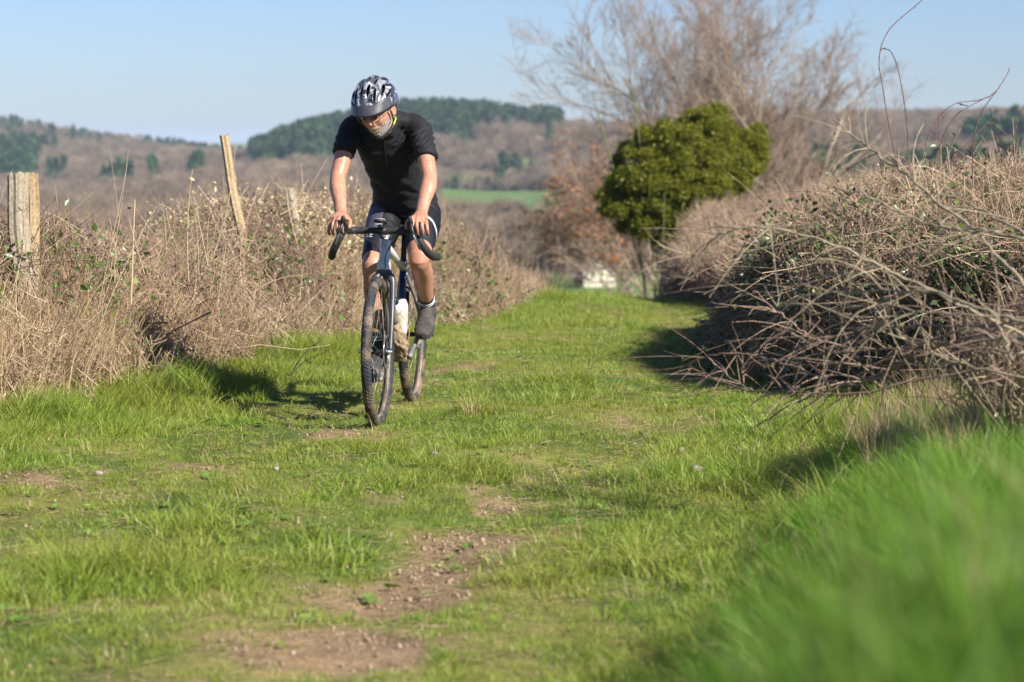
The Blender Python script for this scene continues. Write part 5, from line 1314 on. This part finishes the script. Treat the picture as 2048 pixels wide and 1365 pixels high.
# ---------------------------------------------------------------- clothes
def cloth(name, blob, vox, fold, mat):
    me=blob.remesh(name,vox,4,.5); V=co_get(me); N_=no_get(me); me_d=fold(V); co_set(me,V+N_*me_d[:,None]); return link(name,me,mat,per,True)
m,nt,bs=mat_new('black_jersey_fabric'); co=objco(nt); n=noise(nt,300,2,co); nt.links.new(ramp(nt,n,[(.3,(.006,.006,.008)),(.7,(.013,.013,.017))]),bs.inputs['Base Color']); bs.inputs['Roughness'].default_value=.75
bs.inputs['Sheen Weight'].default_value=.10; bs.inputs['Sheen Roughness'].default_value=.4; bs.inputs['Specular IOR Level'].default_value=.3; bump(nt,bs,n,.2,.002); M['jersey']=m
m,nt,bs=mat_new('grey_black_short_fabric'); n=noise(nt,400,2,objco(nt)); ac=attr(nt,'col','Color'); nt.links.new(mixc(nt,1.0,ac,ramp(nt,n,[(.3,(.85,.85,.85)),(.7,(1.1,1.1,1.1))]),'MULTIPLY'),bs.inputs['Base Color']); bs.inputs['Roughness'].default_value=.55; bs.inputs['Specular IOR Level'].default_value=.3; M['shorts']=m
jb=Blob()
jb.add(ell_loft([(B(.225,0,1.03),.168,.126),(B(.30,-.005,1.11),.146,.117),(B(.385,-.012,1.19),.145,.114),(B(.465,-.022,1.277),.162,.121),(B(.54,-.030,1.348),.171,.114),(B(.597,LS,1.398),.145,.084),(B(.63,LS,1.418),.085,.070)],40,30))
jb.add(ell_loft([(B(.60,LS,1.39),.080,.075),(B(.645,LS-.004,1.418),.074,.070),(B(.675,LS-.006,1.432),.070,.066)],12,26))
for sd in (-1,1):
    s_,e_=SH[sd],EL[sd]
    jb.add(ell_loft([(B(.55,LS+sd*.09,1.375),.068,.072),(B(.59,LS+sd*.12,1.412),.060,.064),(s_+Vector((-sd*.004,0,-.004)),.057,.060),(s_.lerp(e_,.30),.056,.058),(s_.lerp(e_,.62 if sd>0 else .52),.056,.060)],30,24))
for sd in (-1,1): jb.add(ell_loft([(B(.63,LS+sd*.02,1.432),.060,.060),(B(.615,LS+sd*.075,1.434),.050,.050),(B(.605,LS+sd*.13,1.418),.046,.046),(SH[sd]+Vector((0,0,.006)),.046,.046)],16,20))
def jfold(V):
    f=.0
    for sd in (-1,1):
        a=V-np.array(list(SH[sd])); r=np.linalg.norm(a,axis=1); dirn=a[:,2]*.6+a[:,0]*sd*.8
        f=f+.0042*np.sin((a[:,2]*.9-a[:,0]*sd*.75)*2*math.pi/.030+9*fbm(V[:,0],V[:,2],.07,3,2))*np.exp(-((r-.10)/.05)**2)*sstep(.02,-.04,a[:,2])*(.6+.8*(sd>0))
    f=f+.006*(fbm(V[:,0]*.5+V[:,1]*.6,V[:,2]*1.6,.045,17,3)-.5)*2
    f=f+.006*(fbm(V[:,0]*.8,V[:,2]*1.0+V[:,0]*.8,.10,18,2)-.5)*2*sstep(1.36,1.25,V[:,2])
    f=f+.0028*np.sin((V[:,2]+.55*V[:,0])*2*math.pi/.07+7*fbm(V[:,0],V[:,2],.1,6,2))*np.exp(-((V[:,2]-1.12)/.10)**2)
    return f
je=cloth('jersey',jb,.0055,jfold,M['jersey'])
# jersey collar, zip, green base layer
def ringtube(name,c,nrm,rx,ry,r,mat,par,a0=0,a1=2*math.pi):
    nrm=nrm.normalized(); X=Vector((1,0,0)); X=(X-nrm*X.dot(nrm)).normalized(); Y=nrm.cross(X)
    return tube_obj(name,[c+X*rx*math.cos(a)+Y*ry*math.sin(a) for a in np.linspace(a0,a1,30)],r,mat,par,8,60,spline=False)
nd=B(.672,LS,1.423)-B(.60,LS,1.37)
ringtube('collar',B(.677,LS-.006,1.434),nd,.069,.066,.0075,M['jersey'],je)
M['lime']=simple('lime_base_layer',(.50,.72,.05),.7,0,.08,40)
ringtube('undershirt_collar',B(.687,LS-.006,1.443),nd,.064,.062,.0085,M['lime'],per)
ringtube('undershirt_collar',B(.696,LS-.006,1.450),nd,.062,.060,.0085,M['lime'],per)
# shorts
sb=Blob()
sb.add(ell_loft([(B(.165,0,.945),.150,.105),(B(.20,0,.99),.163,.122),(B(.24,0,1.05),.158,.122),(B(.29,0,1.10),.144,.114)],20,26))
END={1:.80,-1:.90}
for sd in (-1,1):
    h_,k_=HIP[sd],KN[sd]
    sb.add(ell_loft([(h_,.092,.099),(h_.lerp(k_,.3)+Vector((sd*.006,0,0)),.089,.091),(h_.lerp(k_,.6),.077,.077),(h_.lerp(k_,END[sd]-.04),.064,.066),(h_.lerp(k_,END[sd]),.0625,.065)],26,24))
sm_=sb.remesh('shorts',.0055,3,.5); V=co_get(sm_); N_=no_get(sm_)
f=.0025*(fbm(V[:,0]+V[:,1]*.5,V[:,2],.05,27,3)-.5)*2+.003*np.sin(V[:,1]*2*math.pi/.05+V[:,2]*60+3*fbm(V[:,0],V[:,2],.06,3))*np.exp(-((V[:,1]+.24)/.09)**2); co_set(sm_,V+N_*f[:,None])
col=np.tile([.008,.008,.010],(len(V),1)).astype(float)
t_=np.clip((-V[:,1]-.215)/.33,0,1)
for sd in (-1,1):
    lx=(V[:,0]-(HIP[sd].x+(KN[sd].x-HIP[sd].x)*t_))*sd
    pan=(lx>-.030+.04*t_)&(t_>.26)&(np.sign(V[:,0])==sd)&(sd<0)
    col[pan]=[.070,.072,.095]
    stripe=(lx>.030)&(np.abs(t_-.52)<.016)&(np.sign(V[:,0])==sd)&(sd==1); col[stripe]=[.6,.6,.62]
    hem=(t_>END[sd]-.14)&(np.sign(V[:,0])==sd); col[hem]=[.014,.015,.022]
at_=sm_.attributes.new('col','FLOAT_COLOR','POINT'); at_.data.foreach_set('color',np.concatenate([col,np.ones((len(V),1))],1).astype(np.float32).ravel())
so=link('shorts',sm_,M['shorts'],per,True)
# letters on the right leg of the shorts, pushed onto the cloth
from mathutils.bvhtree import BVHTree
bm=bmesh.new(); bm.from_mesh(sm_); bv=BVHTree.FromBMesh(bm)
cu=bpy.data.curves.new('t','FONT'); cu.body='LE'; cu.size=.036; cu.align_x='CENTER'; cu.extrude=.0; cu.space_character=1.15
to=bpy.data.objects.new('t',cu); COL.objects.link(to); bpy.context.view_layer.update()
tm=bpy.data.meshes.new_from_object(to.evaluated_get(bpy.context.evaluated_depsgraph_get())); bpy.data.objects.remove(to)
b2=bmesh.new(); b2.from_mesh(tm); bmesh.ops.subdivide_edges(b2,edges=b2.edges,cuts=2)
for v in b2.verts:
    o_=Vector((v.co.x-.140, -1.0, v.co.y+.868)); hit=bv.ray_cast(o_,Vector((0,1,0)))
    v.co = (hit[0]+hit[1]*.0018) if hit[0] else Vector((o_.x,-.49,o_.z))
b2.to_mesh(tm); b2.free(); bm.free(); tm.materials.clear(); link('lettering',tm,M['white'],so)
# zip of the jersey
bm=bmesh.new(); bm.from_mesh(je.data); bv=BVHTree.FromBMesh(bm); pz=[]
for z_ in np.linspace(1.385,1.215,14):
    hit=bv.ray_cast(Vector((LS+.002,-1.2,z_)),Vector((0,1,0)))
    if hit[0]: pz.append(hit[0]+Vector((0,-.0015,0)))
bm.free()
if len(pz)>3: tube_obj('zip',pz,.0028,M['black'],je,6,30); obj_box('zip_pull',pz[1]+Vector((0,-.004,-.012)),(.006,.003,.02),M['alloy'],je)
# socks and shoes
M['sock']=simple('black_sock',(.025,.025,.03),.8,0,.2,60); M['sockband']=simple('light_sock_band',(.60,.64,.70),.7,0,.05,60)
m,nt,bs=mat_new('muddy_shoe'); co=objco(nt); n=noise(nt,16,6,co,.7); nt.links.new(ramp(nt,n,[(.40,(.028,.027,.028)),(.56,(.065,.055,.046)),(.75,(.16,.125,.09))]),bs.inputs['Base Color']); bs.inputs['Roughness'].default_value=.8; bump(nt,bs,noise(nt,50,4,co),.6,.004); M['shoe']=m
M['sole']=simple('black_sole',(.03,.028,.026),.8,0,.3,30)
for sd in (-1,1):
    a_,k_=AN[sd],KN[sd]; up=(k_-a_).normalized()
    sk=tube_obj('sock',[a_+Vector((0,-.012,-.045)),a_,a_+up*.05,a_+up*.115],[.040,.0375,.0372,.0405],M['sock'],per,20,18)
    for j,w in ((.066,.0400),(.082,.0408)): tube_obj('stripe',[a_+up*j,a_+up*(j+.008)],w,M['sockband'],sk,20,spline=False)
    pe=PED[sd]; pitch=R(22) if sd>0 else R(8); lx=sd*.110
    ball=Vector((lx,-pe[0],pe[1]+.018)); fwd=Vector((0,-math.cos(pitch),-math.sin(pitch))); upv=Vector((0,-math.sin(pitch),math.cos(pitch)))
    def Q(a,h,dx=0): return ball+fwd*a+upv*h+Vector((dx*sd,0,0))
    sh=Blob()
    sh.add(ell_loft([(Q(-.195,.042),.030,.036),(Q(-.17,.045),.036,.043),(Q(-.12,.050),.038,.050),(Q(-.05,.046),.044,.046),(Q(.0,.036),.049,.037),(Q(.045,.029),.048,.030),(Q(.080,.024),.038,.023),(Q(.095,.021),.024,.016)],34,26))
    sh.add(ell_loft([(Q(-.110,.036),.037,.045),(Q(-.120,.056),.038,.050),(Q(-.126,.070),.039,.048)],14,22))
    me=sh.remesh('shoe',.005,3,.5); V=co_get(me); N_=no_get(me); co_set(me,V+N_*(.0025*(fbm(V[:,0]+V[:,1],V[:,2],.02,37,3)-.5)*2)[:,None]); o=link('shoe',me,M['shoe'],per,True)
    sl=Blob(); sl.add(ell_loft([(Q(-.20,.006),.032,.012),(Q(-.10,.006),.036,.012),(Q(0,.003),.050,.012),(Q(.05,.003),.048,.011),(Q(.095,.010),.028,.010)],26,22)); me=sl.remesh('sole',.005,2,.5); link('sole',me,M['sole'],o,True)
    for k,(aa,hh,ww) in enumerate(((-.075,.092,.034),(-.045,.082,.038),(-.012,.068,.040))):
        tube_obj('strap',[Q(aa,hh-.040,-ww-.006),Q(aa,hh-.008,-ww*.6),Q(aa,hh,0),Q(aa,hh-.008,ww*.6),Q(aa,hh-.040,ww+.006)],.0045,M['sole'],o,6,16)

# ---------------------------------------------------------------- helmet
he=empty('helmet',(0,0,0)); he.parent=per
m,nt,bs=mat_new('camouflage_shell'); co=objco(nt)
na_=noise(nt,16,2,co,.5,.8); nb_=noise(nt,20,2,co,.5,.9)
c=mixc(nt,ramp(nt,na_,[(.50,(0,0,0)),(.52,(1,1,1))]),(.075,.08,.10),(.25,.255,.29)); c=mixc(nt,ramp(nt,nb_,[(.53,(0,0,0)),(.55,(1,1,1))]),c,(.022,.022,.030)); 
c=mixc(nt,ramp(nt,noise(nt,26,1,co,.5,.4),[(.63,(0,0,0)),(.65,(1,1,1))]),c,(.50,.50,.54))
nt.links.new(c,bs.inputs['Base Color']); bs.inputs['Roughness'].default_value=.28; bs.inputs['Coat Weight'].default_value=.5; bs.inputs['Coat Roughness'].default_value=.1; M['camo']=m
M['visor']=simple('grey_visor',(.055,.055,.062),.35,0,.3,25); M['foam']=simple('black_foam',(.02,.018,.018),.8,0,.2,50)
nA,nP=160,74; A_=np.arange(nA)/nA*2*math.pi   # angle 0 = front (-Y), increasing to +X
def hdir(a,p): return np.stack([np.sin(p)*np.sin(a),-np.sin(p)*np.cos(a),np.cos(p)],-1)
pmax=R(86)+R(14)*sstep(.2,2.2,np.minimum(A_,2*math.pi-A_))
AA=np.repeat(A_[:,None],nP,1); PP=pmax[:,None]*np.linspace(0.015,1,nP)[None]
def shell(AA,PP,off):
    D=hdir(AA,PP); flat_x=PP*np.sin(AA); ridge=.0045*np.cos(flat_x*2*math.pi/.52)*sstep(1.45,1.0,PP)
    r=np.array([.106,.143,.122])+off
    return D*(r+ridge[...,None]*.9)+np.array([0,.014,.042])
VENTS=[(-.17,.62,.075,.27,.0),(.17,.62,.075,.27,.0),(-.52,.78,.085,.30,-.16),(.52,.78,.085,.30,.16),(0,.10,.085,.20,0),(-.36,.12,.07,.22,-.1),(.36,.12,.07,.22,.1),(-.80,.30,.09,.32,-.1),(.80,.30,.09,.32,.1),
  (-.20,-.45,.08,.28,0),(.20,-.45,.08,.28,0),(-.58,-.40,.08,.28,.1),(.58,-.40,.08,.28,-.1),(-1.12,.2,.07,.30,0),(1.12,.2,.07,.30,0),(0,-.95,.09,.22,0),(-.45,-.98,.08,.2,0),(.45,-.98,.08,.2,0)]
fx=PP*np.sin(AA); fy=PP*np.cos(AA)
hole=np.zeros_like(PP,bool)
for (cx,cy_,rx,ry,tl) in VENTS:
    dx=fx-cx-tl*(fy-cy_); dy=fy-cy_; hole|=((dx/(rx*1.2))**2+(dy/(ry*1.08))**2<1)
Vt=shell(AA,PP,0).reshape(-1,3)
F=[]; hc=hole
for i in range(nA):
    i2=(i+1)%nA
    for k in range(nP-1):
        if hc[i,k] and hc[i2,k+1]: continue
        F.append((i*nP+k,i2*nP+k,i2*nP+k+1,i*nP+k+1))
me=npmesh('helmet_shell',hm(Vt),np.array(F)); o=link('shell',me,M['camo'],he,True)
me.materials.append(M['foam']); md=o.modifiers.new('t','SOLIDIFY'); md.thickness=.016; md.offset=-1; md.use_rim=True; md.material_offset_rim=1; md.material_offset=1
bm=bmesh.new(); bm.from_mesh(me); bmesh.ops.recalc_face_normals(bm,faces=bm.faces); bm.normal_update()
cen=Vector(hm(np.array([[0,.014,.036]]))[0]); f0=bm.faces[0] if not hasattr(bm.faces,'ensure_lookup_table') else None
bm.faces.ensure_lookup_table(); ff=bm.faces[len(bm.faces)//2]
if ff.normal.dot(ff.calc_center_median()-cen)<0: bmesh.ops.reverse_faces(bm,faces=bm.faces)
bm.to_mesh(me); bm.free(); me.polygons.foreach_set('use_smooth',np.ones(len(me.polygons),bool))
D=hdir(AA,PP)*np.array([.086,.118,.104])+np.array([0,.012,.030]); i=np.arange(nA)[:,None]*nP+np.arange(nP-1)[None]; i2=((np.arange(nA)+1)%nA)[:,None]*nP+np.arange(nP-1)[None]
link('liner',npmesh('liner',hm(D.reshape(-1,3)),np.stack([i,i2,i2+1,i+1],-1).reshape(-1,4)),M['foam'],he,True)
# pads seen through the vents, with one yellow dot
V_,F_=sphere((.035,-.112,.062),(.004,.004,.004),2); M['yellow']=simple('yellow_plastic',(.8,.6,.03),.4); link('badge',npmesh('badge',hm(V_),F_),M['yellow'],he,True)
# visor: curved peak
va=np.linspace(-1.25,1.25,61); vt=np.linspace(0,1,9); VV=[]
for a in va:
    for t in vt:
        p=R(69)+R(15)*t+R(4)*abs(math.sin(a*3.2))*(1-t); d=hdir(np.array(a),np.array(min(p,R(86)))); e=math.cos(a*1.25)**.7 if abs(a)<1.2 else 0
        b0=d*(np.array([.1085,.1455,.1245]))+np.array([0,.014,.042]); ext=.022*max(e,0)*t**1.2
        VV.append(b0+np.array([math.sin(a)*.25*ext,-ext,-.010*t-ext*.28-.006*t*abs(a)]))
VV=np.array(VV); n_=len(vt); F=np.array([(i*n_+k,(i+1)*n_+k,(i+1)*n_+k+1,i*n_+k+1) for i in range(len(va)-1) for k in range(n_-1)])
o=link('visor',npmesh('visor',hm(VV),F),M['visor'],he,True); md=o.modifiers.new('t','SOLIDIFY'); md.thickness=.003; md.offset=0
# rim and straps
rim=[tuple(q) for q in hm(shell(A_[:,None],pmax[:,None],-.004).reshape(-1,3)[::4])]; rim.append(rim[0]); tube_obj('rim_trim',rim,.0055,M['foam'],he,8,80,spline=False)
for sd in (-1,1):
    tube_obj('chin_strap',[tuple(q) for q in hm(np.array([[sd*.086,-.030,.010],[sd*.080,-.010,-.045],[sd*.060,-.020,-.085],[sd*.022,-.045,-.112],[0,-.052,-.116]]))],.0042,M['foam'],he,6,24)
    tube_obj('chin_strap',[tuple(q) for q in hm(np.array([[sd*.088,.050,.010],[sd*.083,.020,-.035],[sd*.078,-.008,-.055]]))],.0038,M['foam'],he,6,16)

# ---------------------------------------------------------------- small things on the ground
def weeds():
    g=np.random.default_rng(91); var=[]
    m=plant_mat('weed_leaves',[(0,(.10,.19,.03)),(.6,(.19,.29,.05)),(1,(.32,.38,.10))],None,.3,.45)
    for i in range(4):
        k=int(g.integers(7,12)); a=np.arange(k)/k*6.283+g.normal(0,.2,k); L=g.uniform(.025,.055,k); V=[];F=[]
        for j in range(k):
            d=np.array([math.cos(a[j]),math.sin(a[j]),0]); sdv=np.array([-d[1],d[0],0]); w=L[j]*.20; b=j*6
            V+= [d*.003, d*L[j]*.45+sdv*w+[0,0,.010], d*L[j]*.45-sdv*w+[0,0,.010], d*L[j]*.8+sdv*w*.8+[0,0,.012], d*L[j]*.8-sdv*w*.8+[0,0,.012], d*L[j]*1.05+[0,0,.006]]
            F+= [[b,b+2,b+1],[b+1,b+2,b+4],[b+1,b+4,b+3],[b+3,b+4,b+5]]
        B_=Batch(); B_.add(np.array(V,float),np.array(F),np.repeat(g.random(k),6)); var.append((B_.mesh('rosette'),m))
    n=900; y=g.uniform(4.6,18,n); x=g.uniform(-1,1,n)*(.23*y+.2); keep=(x>hedge_x(y)+.05)&(bank(x,y)<.2)&(fbm(x,y,.5,63,2)>.47); x,y=x[keep],y[keep]; n=len(x)
    o=scatter('weeds',var,np.stack([x,y,ground_z(x,y)+.012],1),np.stack([g.normal(0,.15,n),g.normal(0,.15,n),g.random(n)*6.28],1),g.uniform(.35,.75,n),g.integers(0,4,n))
    tag(o,'small flat broad-leaved weeds growing among the grass','weeds',kind='stuff')
weeds()
M['stone']=simple('pale_stone',(.30,.25,.20),.9,0,.35,40,.5)
def stone(u,v,size,label,seed,h=.05):
    g=np.random.default_rng(seed); y=8.
    for _ in range(12): z=gz((u-1024)/FPX*y,y); y=FPX*(CH-z-.01)/(v-HOR)
    x=(u-1024)/FPX*y; V,F=sphere((0,0,0),(1,1,1),3); V=V*(1+.16*(vnoise(V[:,0]*1.5+seed,V[:,2]*1.5+V[:,1],.8,4)-.5)*2)[:,None]*np.array([size,size*.8,size*.6])
    V[:,2]+=h*.5; o=link('stone',npmesh('stone',V,F),M['stone'],None,True); o.location=(x,y,gz(x,y)); o.rotation_euler=(g.normal(0,.2),g.normal(0,.2),g.random()*6)
    tag(o,label,'stone','loose stones on the track')
stone(1395,948,.026,'upright rounded pale stone in grass at the foot of the right bank',1,.05)
stone(868,912,.018,'small pale stone on short grass right of the front wheel',2,.03)
stone(1368,906,.022,'brownish stone in grass just above the upright pale stone',3,.03)
stone(548,941,.015,'flat pale stone in the worn rut left of the front wheel',4,.02)
stone(190,950,.017,'flat stone on bare soil by the left edge of the track',5,.02)
def tuft_thing(u,v,label,sc,seed):
    g=np.random.default_rng(seed); y=11.
    for _ in range(12): z=gz((u-1024)/FPX*y,y); y=FPX*(CH-z-.01)/(v-HOR)
    x=(u-1024)/FPX*y; V,F,rr=blades(46,.12,.30,.07,.0038,.75,g,K=5); B_=Batch(); B_.add(V,F,rr)
    o=link('grass_tuft',B_.mesh('grass_tuft'),M['straw']); o.location=(x,y,gz(x,y)); o.scale=(sc,sc,sc); tag(o,label,'grass tuft')
tuft_thing(945,828,'pale dry grass tuft standing on the track to the right of the cyclist',.62,1)
